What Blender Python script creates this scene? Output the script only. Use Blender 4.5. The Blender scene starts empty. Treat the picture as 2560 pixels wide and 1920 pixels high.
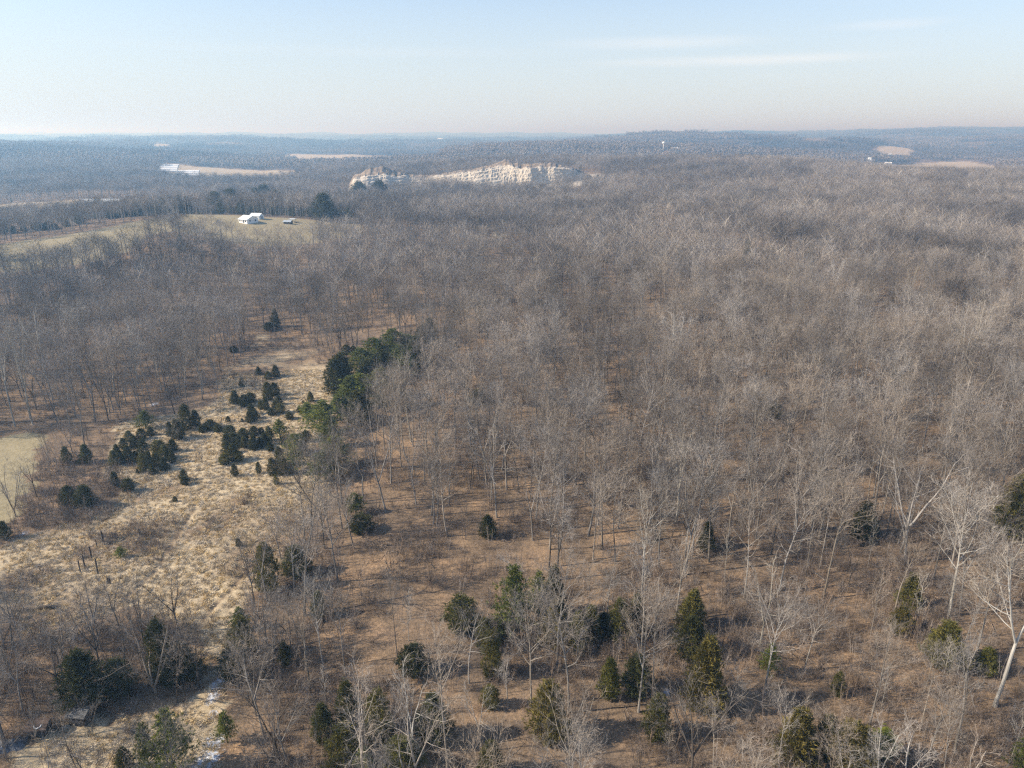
import bpy, bmesh, math, random
import numpy as np
from mathutils import Vector, Matrix

R = math.radians
C = bpy.context.scene.collection
S = bpy.context.scene

# ------------------------------------------------------------------ camera, sky, sun, exposure
H = 70.0                       # flying height of the camera, metres
PITCH = 19.53                  # degrees below the horizontal
F = 1762.0                     # focal length in photo pixels (2560 wide)
cam_d = bpy.data.cameras.new('camera')
cam = bpy.data.objects.new('camera', cam_d)
C.objects.link(cam)
cam.location = (0, 0, H)
cam.rotation_euler = (R(90 - PITCH), 0, 0)
cam_d.sensor_width = 36.0
cam_d.lens = 36.0 * F / 2560.0
cam_d.clip_start = 0.5
cam_d.clip_end = 60000
S.camera = cam

SUN_EL = 33.0
SUN_AZ = 187.0                 # direction the sun stands in, degrees from +X, counterclockwise (180 = left)
world = bpy.data.worlds.new('World')
S.world = world
world.use_nodes = True
wn, wl = world.node_tree.nodes, world.node_tree.links
wn.clear()
w_out = wn.new('ShaderNodeOutputWorld')
w_bg = wn.new('ShaderNodeBackground')
w_bg.inputs['Strength'].default_value = 0.128
sky = wn.new('ShaderNodeTexSky')
sky.sky_type = 'NISHITA'
sky.sun_disc = False
sky.sun_elevation = R(SUN_EL)
sky.sun_rotation = R(90 - SUN_AZ)
sky.altitude = 200
sky.air_density = 1.0
sky.dust_density = 1.2
sky.ozone_density = 2.5
# thin high cirrus, stretched along the horizon
geo = wn.new('ShaderNodeTexCoord')
mp = wn.new('ShaderNodeMapping')
mp.inputs['Scale'].default_value = (1.6, 1.6, 16.0)
mp.inputs['Location'].default_value = (0.35, 0.1, 0.8)
wl.new(geo.outputs['Generated'], mp.inputs['Vector'])
cn = wn.new('ShaderNodeTexNoise')
cn.inputs['Scale'].default_value = 1.5
cn.inputs['Detail'].default_value = 7
cn.inputs['Roughness'].default_value = 0.62
cn.inputs['Distortion'].default_value = 0.5
wl.new(mp.outputs['Vector'], cn.inputs['Vector'])
cr = wn.new('ShaderNodeMapRange')
cr.inputs['From Min'].default_value = 0.54
cr.inputs['From Max'].default_value = 0.80
cr.inputs['To Max'].default_value = 0.32
wl.new(cn.outputs['Fac'], cr.inputs['Value'])
# colour cast of the winter air: the sky pales towards the horizon
tint = wn.new('ShaderNodeMixRGB')
tint.blend_type = 'MULTIPLY'
tint.inputs['Fac'].default_value = 1.0
tint.inputs['Color2'].default_value = (0.96, .965, 1.0, 1)
wl.new(sky.outputs['Color'], tint.inputs['Color1'])
mixc = wn.new('ShaderNodeMixRGB')
mixc.inputs['Color2'].default_value = (4.9, 4.95, 5.0, 1)
# three drifts of cirrus, high over the right of the view
dv = wn.new('ShaderNodeSeparateXYZ'); wl.new(geo.outputs['Generated'], dv.inputs[0])
def wm(op, a, b):
    q = wn.new('ShaderNodeMath'); q.operation = op
    for k, v in ((0, a), (1, b)):
        if isinstance(v, (int, float)): q.inputs[k].default_value = v
        else: wl.new(v, q.inputs[k])
    return q.outputs[0]
slope = wm('DIVIDE', dv.outputs['X'], wm('MAXIMUM', dv.outputs['Y'], .05))
drift = None
for (a_, b_, sa_, sb_, k_) in ((.19, .108, .19, .011, .9), (.30, .086, .26, .009, .75), (.12, .178, .30, .022, .6), (.48, .118, .12, .008, .5), (-.25, .098, .45, .010, .3)):
    dx_ = wm('DIVIDE', wm('SUBTRACT', slope, a_), sa_); dz_ = wm('DIVIDE', wm('SUBTRACT', dv.outputs['Z'], b_), sb_)
    rr_ = wm('SQRT', wm('ADD', wm('MULTIPLY', dx_, dx_), wm('MULTIPLY', dz_, dz_)), 0)
    mr_ = wn.new('ShaderNodeMapRange'); mr_.interpolation_type = 'SMOOTHSTEP'
    mr_.inputs['From Min'].default_value = 1.0; mr_.inputs['From Max'].default_value = 0.0; mr_.inputs['To Max'].default_value = k_
    wl.new(rr_, mr_.inputs['Value'])
    drift = mr_.outputs['Result'] if drift is None else wm('MAXIMUM', drift, mr_.outputs['Result'])
fray = wn.new('ShaderNodeMapRange'); fray.inputs['From Min'].default_value = .30; fray.inputs['From Max'].default_value = .68; fray.inputs['To Min'].default_value = .15
wl.new(cn.outputs['Fac'], fray.inputs['Value'])
cloud = wm('ADD', wm('MULTIPLY', cr.outputs['Result'], .35), wm('MULTIPLY', drift, fray.outputs['Result']))
wl.new(wm('MULTIPLY', cloud, .7), mixc.inputs['Fac'])
sxyz = wn.new('ShaderNodeSeparateXYZ'); wl.new(geo.outputs['Generated'], sxyz.inputs[0])
pale = wn.new('ShaderNodeMapRange'); pale.interpolation_type = 'SMOOTHSTEP'
pale.inputs['From Min'].default_value = -.02; pale.inputs['From Max'].default_value = .30
pale.inputs['To Min'].default_value = .88; pale.inputs['To Max'].default_value = 0.0
wl.new(sxyz.outputs['Z'], pale.inputs['Value'])
hor = wn.new('ShaderNodeMixRGB'); hor.inputs['Color2'].default_value = (3.62, 3.98, 4.22, 1)
wl.new(pale.outputs['Result'], hor.inputs['Fac']); wl.new(tint.outputs['Color'], hor.inputs['Color1'])
wl.new(hor.outputs['Color'], mixc.inputs['Color1'])
wl.new(mixc.outputs['Color'], w_bg.inputs['Color'])
wl.new(w_bg.outputs['Background'], w_out.inputs['Surface'])

sun_d = bpy.data.lights.new('sun', 'SUN')
sun_d.energy = 4.9
sun_d.angle = R(0.5)
sun_d.color = (1.0, 0.91, 0.77)
sun = bpy.data.objects.new('sun', sun_d)
C.objects.link(sun)
sdir = Vector((math.cos(R(SUN_AZ)) * math.cos(R(SUN_EL)), math.sin(R(SUN_AZ)) * math.cos(R(SUN_EL)), math.sin(R(SUN_EL))))
sun.rotation_euler = (-sdir).to_track_quat('-Z', 'Y').to_euler()
sun.location = sdir * 300

S.view_settings.view_transform = 'Standard'
S.view_settings.look = 'None'
S.view_settings.gamma = 1.0
S.view_settings.exposure = 0.70
S.render.engine = 'CYCLES'
S.cycles.max_bounces = 4
S.cycles.diffuse_bounces = 2
S.cycles.glossy_bounces = 1
S.cycles.transmission_bounces = 1
S.cycles.volume_bounces = 0
S.cycles.transparent_max_bounces = 4
S.cycles.use_denoising = False
S.cycles.denoiser = 'OPENIMAGEDENOISE'
S.cycles.denoising_input_passes = 'RGB_ALBEDO_NORMAL'
S.cycles.denoising_prefilter = 'ACCURATE'
S.cycles.use_adaptive_sampling = False
S.cycles.filter_width = 1.3

# ------------------------------------------------------------------ small helpers
def T(py):
    return math.tan(R(PITCH) + math.atan((py - 960.0) / F))

CP, SP = math.cos(R(PITCH)), math.sin(R(PITCH))

def vnoise(x, y, seed=0):
    x = np.asarray(x, float); y = np.asarray(y, float)
    xi = np.floor(x).astype(np.int64); yi = np.floor(y).astype(np.int64)
    xf = x - xi; yf = y - yi
    u = xf * xf * (3 - 2 * xf); v = yf * yf * (3 - 2 * yf)
    def h(a, b):
        n = (a * 374761393 + b * 668265263 + seed * 1442695041) & 0x7fffffff
        n = ((n ^ (n >> 13)) * 1274126177) & 0x7fffffff
        return ((n ^ (n >> 16)) & 0xffff) / 65535.0
    a = h(xi, yi); b = h(xi + 1, yi); c = h(xi, yi + 1); d = h(xi + 1, yi + 1)
    return (a * (1 - u) + b * u) * (1 - v) + (c * (1 - u) + d * u) * v

def fbm(x, y, seed=0, octs=4):
    s = 0; a = 0.5; f = 1.0; tot = 0
    for k in range(octs):
        s = s + a * vnoise(np.asarray(x) * f, np.asarray(y) * f, seed + 17 * k)
        tot += a; a *= 0.5; f *= 2.03
    return s / tot

# ------------------------------------------------------------------ the lie of the land
TC = np.array([-.85, -.7, -.5, -.35, -.2, 0, .2, .4, .55, .7, .85])
TY = np.array([-400, 0, 100, 200, 300, 400, 470, 540, 620, 750, 900, 1100, 1300, 1600, 2000, 2500, 3200, 4500, 6000, 9000, 13000, 18000], float)
TZ = np.array([
    [0] * 11, [0] * 11,
    [-1, -1, -1, -1, 0, 0, 1, 2, 2, 3, 3],
    [-3, -3, -3, -2, -1, 0, 2, 4, 5, 5, 5],
    [-2, -2, -3, -3, -1, 1, 3, 4, 5, 5, 5],
    [3, 3, 3, 2, 0, 0, 2, 3, 4, 4, 4],
    [4, 5.6, 9, 6.5, 2, 0, 3, 5, 6, 6, 6],
    [2, 3, 12, 11.5, 5.5, 1, 4, 7, 8, 8, 8],
    [-5, -4, 2, 4, 2, 1, 5, 9, 11, 11, 10],
    [-9, -9, -8, -4, -2, 0, 8, 13, 15, 13, 12],
    [-10, -10, -10, -8, -3, 1, 12, 17, 15, 13, 11],
    [-9, -9, -10, -10, -2, 10, 20, 21, 3, 0, 0],
    [0, -2, -8, -10, 0, 18, 18, 10, -5, -7, -8],
    [14, 10, -2, -12, -2, 2, -2, -8, -8, -9, -9],
    [32, 28, 8, -12, -8, 30, 32, 6, -9, -10, -10],
    [36, 34, 22, -8, -12, 8, 6, 2, -8, -9, -9],
    [4, 2, 18, 8, -12, -4, 46, 46, 16, 6, 6],
    [0, 0, 28, 28, 16, 4, 14, 26, 52, 48, 46],
    [8, 8, 6, 10, 6, 8, 26, 66, 76, 78, 78],
    [60, 60, 60, 62, 60, 60, 64, 80, 84, 84, 84],
    [58] * 11, [30] * 11], float)

def _cub(p0, p1, p2, p3, f):
    return p1 + 0.5 * f * (p2 - p0 + f * (2 * p0 - 5 * p1 + 4 * p2 - p3 + f * (3 * (p1 - p2) + p3 - p0)))

def ground(x, y):
    x = np.asarray(x, float); y = np.asarray(y, float)
    yy = np.clip(y, TY[0] + 1, TY[-1] - 1)
    t = np.clip(x / np.maximum(yy, 60.0), TC[0] + 1e-4, TC[-1] - 1e-4)
    i = np.clip(np.searchsorted(TY, yy) - 1, 0, len(TY) - 2)
    j = np.clip(np.searchsorted(TC, t) - 1, 0, len(TC) - 2)
    fy = (yy - TY[i]) / (TY[i + 1] - TY[i]); ft = (t - TC[j]) / (TC[j + 1] - TC[j])
    def row(ii):
        ii = np.clip(ii, 0, len(TY) - 1)
        jj = [np.clip(j + k, 0, len(TC) - 1) for k in (-1, 0, 1, 2)]
        return _cub(TZ[ii, jj[0]], TZ[ii, jj[1]], TZ[ii, jj[2]], TZ[ii, jj[3]], ft)
    z = _cub(row(i - 1), row(i), row(i + 1), row(i + 2), fy)
    k = np.clip((yy - 60) / 240, 0, 1)
    z = z + (fbm(x / 38, y / 38, 3, 3) - .5) * (1.2 + 1.5 * k)
    kf = np.clip((yy - 900) / 1500, 0, 1)
    z = z + (fbm(x / 620, y / 330, 9, 4) - .5) * (26 * kf + 52 * np.clip((yy - 2000) / 1300, 0, 1))
    kg = np.clip((yy - 3500) / 3500, 0, 1)
    z = z + (fbm(x / 1100, y / 1500, 21, 4) - .5) * 70 * kg
    return z

def gz(x, y):
    return float(ground(np.array([x]), np.array([y]))[0])

_MY = np.concatenate([np.arange(30, 400, .5), np.arange(400, 1200, 2), np.arange(1200, 12000, 10)])
def G(px, py):
    """ground point under a photo pixel"""
    yc = (py - 960.0) / F; xc = (px - 1280.0) / F
    dy = CP - yc * SP; dz = -(SP + yc * CP)
    X = _MY * xc / dy; Zr = H + _MY * dz / dy
    hit = np.nonzero(Zr <= ground(X, _MY))[0]
    k = hit[0] if len(hit) else len(_MY) - 1
    return float(X[k]), float(_MY[k]), gz(X[k], _MY[k])

def at(px, Y, py=450):
    """ground point at depth Y in the photo column px"""
    yc = (py - 960.0) / F
    x = Y * (px - 1280.0) / F / (CP - yc * SP)
    return x, Y, gz(x, Y)

def project(x, y, z):
    d = y * CP + (H - z) * SP
    return 1280 + F * x / d, 960 + F * ((H - z) * CP - y * SP) / d

def depth_of(y, z):
    return y * CP + (H - z) * SP

def inside(poly, x, y):
    x = np.asarray(x, float); y = np.asarray(y, float)
    r = np.zeros(x.shape, bool)
    n = len(poly)
    for k in range(n):
        x1, y1 = poly[k]; x2, y2 = poly[(k + 1) % n]
        if y1 == y2: continue
        c = ((y1 > y) != (y2 > y)) & (x < (x2 - x1) * (y - y1) / (y2 - y1) + x1)
        r ^= c
    return r

def gp(pts):
    return [G(a, b)[:2] for a, b in pts]

def yp(pts):
    return [at(a, b)[:2] for a, b in pts]

# open ground, outlined on the land
P_FIELD = gp([(-60, 1600), (-60, 1400), (60, 1345), (200, 1300), (330, 1225), (262, 1170), (300, 1060), (430, 1040), (545, 1010), (560, 925), (600, 900), (650, 838), (740, 852), (830, 890), (866, 960), (850, 1010), (800, 1060), (780, 1160), (835, 1210), (790, 1290), (740, 1330), (700, 1400), (640, 1470), (600, 1540), (575, 1620), (560, 1690), (515, 1700), (485, 1620), (420, 1550), (340, 1500), (230, 1560), (180, 1600)])
P_PAST = gp([(-420, 1130), (-420, 1130), (-80, 1100), (60, 1085), (115, 1090), (95, 1160), (75, 1230), (50, 1290), (-80, 1350), (-420, 1400)])
P_BELOW = gp([(60, 1880), (190, 1810), (330, 1790), (470, 1760), (520, 1700), (560, 1720), (545, 1960), (60, 1990)])
P_CLEAR = gp([(860, 1400), (1010, 1370), (1150, 1430), (1260, 1560), (1170, 1640), (1000, 1700), (900, 1690), (860, 1560)])
P_LAWN = yp([(-60, 362), (150, 386), (290, 416), (345, 460), (420, 475), (500, 458), (600, 440), (700, 443), (800, 462), (890, 500), (900, 540), (740, 545), (600, 548), (470, 545), (330, 512), (200, 480), (-60, 440)])
P_VALL = yp([(-60, 770), (120, 770), (240, 820), (380, 850), (380, 960), (200, 960), (-60, 850)])
P_VAL2 = yp([(395, 1400), (480, 1300), (620, 1290), (740, 1330), (745, 1620), (640, 1700), (520, 1780), (420, 1850)])
P_VAL3 = yp([(760, 2050), (900, 1950), (1090, 1900), (1110, 2500), (960, 2700), (740, 3100), (700, 2700)])
P_VAL4 = yp([(560, 2500), (660, 2450), (670, 2900), (560, 2900)])
P_RGT = yp([(2190, 1750), (2270, 1380), (2500, 1330), (2490, 2050), (2400, 2330), (2300, 2250)])
P_RG2 = yp([(2180, 2450), (2275, 2400), (2265, 3100), (2185, 3100)])
P_QUA = yp([(870, 905), (1000, 900), (1050, 975), (1125, 975), (1175, 905), (1300, 885), (1400, 900), (1450, 930), (1520, 990), (1500, 1075), (1300, 1110), (1130, 1090), (980, 1060), (870, 1050)])
P_FAR1 = yp([(380, 2900), (450, 2850), (450, 3400), (370, 3400)])
P_HEDGE = gp([(-80, 1090), (60, 1075), (230, 1062), (310, 1050), (345, 1225), (200, 1310), (60, 1360), (-80, 1400)])
P_ROW = gp([(745, 1040), (840, 905), (945, 868), (1050, 852), (1062, 905), (950, 1060), (868, 1225), (790, 1230)])
OPEN = [P_HEDGE, P_ROW, P_FIELD, P_PAST, P_BELOW, P_LAWN, P_VALL, P_VAL2, P_VAL3, P_VAL4, P_RGT, P_RG2, P_QUA, P_FAR1]


# far buildings: photo column and row, depth range, size, turn, colours, name, kind, label
FARH = [
    (1100, 343, 4600, 6800, 40, 26, 9, 15, 10, ('white', 'roofw'), 'white_hall', 'hall', 'white peaked building shining in the far valley left of centre'),
    (1560, 345, 3000, 4600, 46, 20, 7, 10, -8, ('white', 'roofw'), 'white_hall', 'hall', 'bright white long building on a far ridge right of centre'),
    (1688, 363, 1700, 2600, 15, 9, 3.5, 6, 12, ('white', 'roofw'), 'far_house', 'house', 'small white house just right of the bulb shaped water tower'),
    (1484, 360, 1900, 3000, 12, 8, 3.5, 6, 0, ('white', 'grey'), 'far_house', 'house', 'tiny white house on the dark ridge left of the water tower'),
    (2434, 380, 2500, 3400, 16, 10, 4, 7, 20, ('white', 'roofw'), 'far_house', 'house', 'bright white farm building at far right, lower one of two'),
    (2446, 374, 2700, 3600, 14, 9, 4, 7, -15, ('white', 'roofw'), 'far_house', 'house', 'bright white farm building at far right, upper one of two'),
    (2372, 387, 2400, 3000, 14, 9, 3.5, 6, 5, ('white', 'roofw'), 'far_house', 'house', 'white house above the middle of the far right fields'),
    (2384, 396, 2300, 2700, 12, 8, 3.5, 6, -20, ('tan', 'roofw'), 'far_house', 'house', 'house with a pale roof at the top corner of the far right field'),
    (2224, 389, 2300, 3000, 12, 8, 3.5, 6, 12, ('white', 'roofw'), 'far_house', 'house', 'white house below the tan slope at far right'),
    (2220, 411, 1700, 2100, 16, 9, 3.5, 6, -6, ('white', 'roofw'), 'far_house', 'house', 'white house at the left tip of the far right field'),
    (2234, 418, 1600, 1850, 10, 7, 3, 5, 8, ('tan', 'grey'), 'far_house', 'house', 'small house below the left tip of the far right field'),
    (2135, 398, 1900, 2600, 12, 8, 3.5, 6, 15, ('white', 'grey'), 'far_house', 'house', 'pale house among trees left of the far right fields'),
    (2172, 409, 1700, 2200, 7, 7, 9, 16, 0, ('white', 'roofw'), 'steeple_house', 'chapel', 'small white steeple like building among trees at far right'),
    (732, 368, 3000, 4200, 26, 12, 4, 7, 6, ('white', 'roofw'), 'far_house', 'house', 'white house beside a far field left of centre, left of two'),
    (798, 372, 2900, 4000, 28, 12, 4, 7, -8, ('white', 'roofw'), 'far_house', 'house', 'white long house above the tan far field left of centre'),
    (820, 376, 2800, 3600, 12, 9, 4, 7, 20, ('white', 'grey'), 'far_house', 'house', 'small white house right of the long white one left of centre'),
    (535, 371, 2600, 3600, 12, 9, 4, 7, 0, ('white', 'roofw'), 'far_house', 'house', 'lonely white speck of a house on the blue left hills'),
    (406, 358, 3000, 4600, 22, 12, 5, 8, 14, ('white', 'roofw'), 'far_house', 'house', 'pale house beside a small field on the left ridge'),
    (1102, 382, 2300, 3400, 16, 10, 4, 7, 9, ('white', 'roofw'), 'far_house', 'house', 'white house in the far valley right of the long pale field'),
    (1120, 380, 2400, 3500, 12, 9, 4, 7, -12, ('white', 'grey'), 'far_house', 'house', 'smaller grey roofed house right of another in the far valley'),
    (470, 508, 900, 1250, 12, 8, 3.5, 6, 15, ('white', 'grey'), 'far_house', 'house', 'white house half hidden in trees behind the conifer belt'),
]
def _stand(px, py, y0, y1):
    best = None
    for Y in np.linspace(y0, y1, 120):
        x, _, z = at(px, Y, py); d = abs(project(x, Y, z)[1] - py)
        if best is None or d < best[0]: best = (d, x, float(Y))
    return best[1:]
FAR_AVOID = [_stand(*q[:4]) + (42.0,) for q in FARH]
for (a_, b_, r_) in [(258, 885, 30), (1659, 1880, 40)]:
    FAR_AVOID.append(at(a_, b_)[:2] + (float(r_),))
def off_buildings(p):
    ok = np.ones(len(p), bool)
    for (ax, ay, r) in FAR_AVOID:
        rr = r * (.45 if ay < 1500 else 1)
        ok &= (p[:, 0] - ax) ** 2 + (p[:, 1] - ay) ** 2 > rr * rr
        ok &= ~((np.abs(p[:, 0] - ax * p[:, 1] / ay) < rr * .7) & (p[:, 1] < ay) & (p[:, 1] > ay - (130 if ay > 1500 else 50)))
    return ok

# ------------------------------------------------------------------ materials
def mat(name):
    m = bpy.data.materials.new(name); m.use_nodes = True
    nt = m.node_tree
    return m, nt, nt.nodes, nt.links, nt.nodes['Principled BSDF']

def plain(name, col, rough=.8, var=.18, scale=3.0, metal=0.0):
    m, nt, n, l, b = mat(name)
    tc = n.new('ShaderNodeTexCoord'); nz = n.new('ShaderNodeTexNoise')
    nz.inputs['Scale'].default_value = scale; nz.inputs['Detail'].default_value = 5
    l.new(tc.outputs['Object'], nz.inputs['Vector'])
    r = n.new('ShaderNodeValToRGB')
    r.color_ramp.elements[0].position = .3; r.color_ramp.elements[1].position = .72
    r.color_ramp.elements[0].color = tuple(c * (1 - var) for c in col) + (1,)
    r.color_ramp.elements[1].color = tuple(min(1, c * (1 + var)) for c in col) + (1,)
    l.new(nz.outputs['Fac'], r.inputs['Fac']); l.new(r.outputs['Color'], b.inputs['Base Color'])
    b.inputs['Roughness'].default_value = rough; b.inputs['Metallic'].default_value = metal
    return m

def bark(name, c0, c1, spread=.3, lichen=0.0):
    m, nt, n, l, b = mat(name)
    tc = n.new('ShaderNodeTexCoord'); nz = n.new('ShaderNodeTexNoise')
    nz.inputs['Scale'].default_value = 1.1; nz.inputs['Detail'].default_value = 6
    mp = n.new('ShaderNodeMapping'); mp.inputs['Scale'].default_value = (1, 1, .35)
    l.new(tc.outputs['Object'], mp.inputs['Vector']); l.new(mp.outputs['Vector'], nz.inputs['Vector'])
    r = n.new('ShaderNodeValToRGB')
    r.color_ramp.elements[0].position = .36; r.color_ramp.elements[1].position = .64
    r.color_ramp.elements[0].color = c0 + (1,); r.color_ramp.elements[1].color = c1 + (1,)
    l.new(nz.outputs['Fac'], r.inputs['Fac'])
    oi = n.new('ShaderNodeObjectInfo')
    mr = n.new('ShaderNodeMapRange')
    mr.inputs['To Min'].default_value = 1 - spread; mr.inputs['To Max'].default_value = 1 + spread
    l.new(oi.outputs['Random'], mr.inputs['Value'])
    hs = n.new('ShaderNodeHueSaturation')
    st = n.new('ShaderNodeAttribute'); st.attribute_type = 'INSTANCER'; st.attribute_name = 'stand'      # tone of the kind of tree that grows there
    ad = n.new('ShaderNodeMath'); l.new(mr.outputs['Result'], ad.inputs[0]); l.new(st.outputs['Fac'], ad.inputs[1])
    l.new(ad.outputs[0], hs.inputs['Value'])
    m2 = n.new('ShaderNodeMath'); m2.operation = 'MULTIPLY'; m2.inputs[1].default_value = 7.31
    m3 = n.new('ShaderNodeMath'); m3.operation = 'FRACT'
    l.new(oi.outputs['Random'], m2.inputs[0]); l.new(m2.outputs[0], m3.inputs[0])
    mr2 = n.new('ShaderNodeMapRange'); mr2.inputs['To Min'].default_value = .6; mr2.inputs['To Max'].default_value = 1.35
    l.new(m3.outputs[0], mr2.inputs['Value']); l.new(mr2.outputs['Result'], hs.inputs['Saturation'])
    l.new(r.outputs['Color'], hs.inputs['Color']); l.new(hs.outputs['Color'], b.inputs['Base Color'])
    b.inputs['Roughness'].default_value = .95
    b.inputs['Specular IOR Level'].default_value = .15
    return m

def leafy(name, dark, light):
    m, nt, n, l, b = mat(name)
    tc = n.new('ShaderNodeTexCoord'); nz = n.new('ShaderNodeTexNoise')
    nz.inputs['Scale'].default_value = .9; nz.inputs['Detail'].default_value = 5
    l.new(tc.outputs['Object'], nz.inputs['Vector'])
    r = n.new('ShaderNodeValToRGB')
    r.color_ramp.elements[0].position = .36; r.color_ramp.elements[1].position = .66
    r.color_ramp.elements[0].color = dark + (1,); r.color_ramp.elements[1].color = light + (1,)
    l.new(nz.outputs['Fac'], r.inputs['Fac'])
    oi = n.new('ShaderNodeObjectInfo')
    mx = n.new('ShaderNodeMixRGB'); mx.blend_type = 'MULTIPLY'; mx.inputs['Fac'].default_value = 1
    l.new(r.outputs['Color'], mx.inputs['Color1']); l.new(oi.outputs['Color'], mx.inputs['Color2'])
    l.new(mx.outputs['Color'], b.inputs['Base Color'])
    b.inputs['Roughness'].default_value = .75
    b.inputs['Specular IOR Level'].default_value = .25
    tr = n.new('ShaderNodeBsdfTranslucent'); l.new(mx.outputs['Color'], tr.inputs['Color'])
    ms = n.new('ShaderNodeMixShader'); ms.inputs['Fac'].default_value = .22
    l.new(b.outputs['BSDF'], ms.inputs[1]); l.new(tr.outputs['BSDF'], ms.inputs[2])
    l.new(ms.outputs['Shader'], n['Material Output'].inputs['Surface'])
    return m

M = {}
M['bark'] = bark('grey_bark', (.17, .15, .125), (.32, .285, .245))
M['twig'] = bark('grey_twigs', (.165, .139, .115), (.265, .231, .195), .42)
M['pale'] = bark('pale_bark', (.25, .228, .19), (.45, .42, .365), .15)
M['paletwig'] = bark('pale_twigs', (.23, .20, .168), (.335, .30, .255), .15)
M['dark'] = bark('dark_bark', (.075, .062, .05), (.13, .11, .09), .2)
M['fartwig'] = bark('far_twigs', (.145, .124, .104), (.232, .203, .175), .42)
M['brush'] = bark('brush_stems', (.155, .118, .09), (.275, .222, .18), .4)
M['distwood'] = bark('distant_canopy', (.135, .117, .10), (.215, .187, .162), .12)
M['cedar'] = leafy('cedar_foliage', (.052, .060, .020), (.150, .142, .046))
M['pine'] = leafy('pine_needles', (.055, .078, .024), (.15, .16, .045))
M['grass'] = bark('dry_grass_blades', (.46, .37, .235), (.66, .54, .36), .25)
M['wood'] = plain('weathered_wood', (.045, .036, .03), .9)
M['log'] = plain('fallen_wood', (.22, .19, .16), .9)
M['white'] = plain('white_siding', (.80, .80, .78), .6, .04)
M['roofw'] = plain('white_metal_roof', (.78, .82, .83), .4, .05, 1.0)
M['glass'] = plain('window_glass', (.03, .035, .045), .15, .1)
M['grey'] = plain('grey_metal', (.30, .34, .38), .6, .15)
M['dull'] = plain('dull_old_sheet', (.10, .10, .10), .8, .3)
M['rust'] = plain('rusty_sheet', (.085, .055, .04), .85, .45, 1.5)
M['poly'] = plain('white_plastic_film', (.82, .85, .88), .35, .06)
M['tan'] = plain('tan_siding', (.45, .38, .3), .8, .1)
M['tarp'] = plain('faded_tarp', (.11, .125, .15), .8, .3)

# ------------------------------------------------------------------ object helpers
def tag(o, label=None, cat=None, group=None, kind=None):
    if label: o['label'] = label
    if cat: o['category'] = cat
    if group: o['group'] = group
    if kind: o['kind'] = kind
    return o

def mesh_obj(name, me, parent=None, loc=None):
    o = bpy.data.objects.new(name, me); C.objects.link(o)
    if parent: o.parent = parent
    if loc: o.location = loc
    return o

def empty(name, loc, rz=0.0):
    o = bpy.data.objects.new(name, None); C.objects.link(o)
    o.location = loc; o.rotation_euler = (0, 0, rz); o.empty_display_size = .5
    return o

class MB:
    """collects shapes into one mesh"""
    def __init__(self): self.v = []; self.f = []; self.m = []
    def add(self, vs, fs, mi=0):
        b = len(self.v); self.v += [tuple(p) for p in vs]
        self.f += [tuple(b + i for i in f) for f in fs]; self.m += [mi] * len(fs)
    def box(self, x0, x1, y0, y1, z0, z1, mi=0):
        self.add([(x0, y0, z0), (x1, y0, z0), (x1, y1, z0), (x0, y1, z0), (x0, y0, z1), (x1, y0, z1), (x1, y1, z1), (x0, y1, z1)],
                 [(0, 3, 2, 1), (4, 5, 6, 7), (0, 1, 5, 4), (1, 2, 6, 5), (2, 3, 7, 6), (3, 0, 4, 7)], mi)
    def tube(self, pts, rad, n=6, mi=0, cap=True):
        b = len(self.v); k = len(pts)
        ph = 0.0
        for i in range(k):
            p = pts[i]
            d = (pts[min(i + 1, k - 1)] - pts[max(i - 1, 0)]).normalized()
            a = Vector((1, 0, 0)) if abs(d.x) < .8 else Vector((0, 1, 0))
            u = (a - d * a.dot(d)).normalized(); w = d.cross(u)
            for q in range(n):
                an = 2 * math.pi * q / n
                self.v.append(tuple(p + (u * math.cos(an) + w * math.sin(an)) * rad[i]))
        for i in range(k - 1):
            for q in range(n):
                self.f.append((b + i * n + q, b + i * n + (q + 1) % n, b + (i + 1) * n + (q + 1) % n, b + (i + 1) * n + q)); self.m.append(mi)
        if cap:
            self.f.append(tuple(b + (k - 1) * n + q for q in range(n))); self.m.append(mi)
    def blade(self, p, q, w, rng, mi=0):
        d = q - p
        a = Vector((rng.gauss(0, 1), rng.gauss(0, 1), rng.gauss(0, 1)))
        s = d.cross(a)
        if s.length < 1e-6: return
        s = s.normalized() * (w / 2)
        b = len(self.v)
        self.v += [tuple(p - s), tuple(p + s), tuple(q)]
        self.f.append((b, b + 1, b + 2)); self.m.append(mi)
    def bent(self, p, mid, q, w, rng, mi=0):
        d = q - p
        a = Vector((rng.gauss(0, 1), rng.gauss(0, 1), rng.gauss(0, 1)))
        s = d.cross(a)
        if s.length < 1e-6: return
        s = s.normalized() * (w / 2)
        b = len(self.v)
        self.v += [tuple(p - s), tuple(p + s), tuple(mid + s * .7), tuple(mid - s * .7), tuple(q)]
        self.f += [(b, b + 1, b + 2, b + 3), (b + 3, b + 2, b + 4)]; self.m += [mi, mi]
    def mesh(self, name, mats, smooth=False):
        me = bpy.data.meshes.new(name)
        me.from_pydata(self.v, [], self.f)
        for m in mats: me.materials.append(m)
        if len(mats) > 1: me.polygons.foreach_set('material_index', self.m)
        if smooth: me.polygons.foreach_set('use_smooth', [True] * len(me.polygons))
        me.update()
        return me
    def obj(self, name, m, parent=None, loc=None):
        return mesh_obj(name, self.mesh(name, m if isinstance(m, list) else [m]), parent, loc)

def raw(name, me):
    """a mesh source for scattered ground cover: not linked to the scene"""
    return bpy.data.objects.new(name, me)

# ------------------------------------------------------------------ growing bare trees
def rvec(rng): return Vector((rng.gauss(0, 1), rng.gauss(0, 1), rng.gauss(0, 1)))

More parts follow.
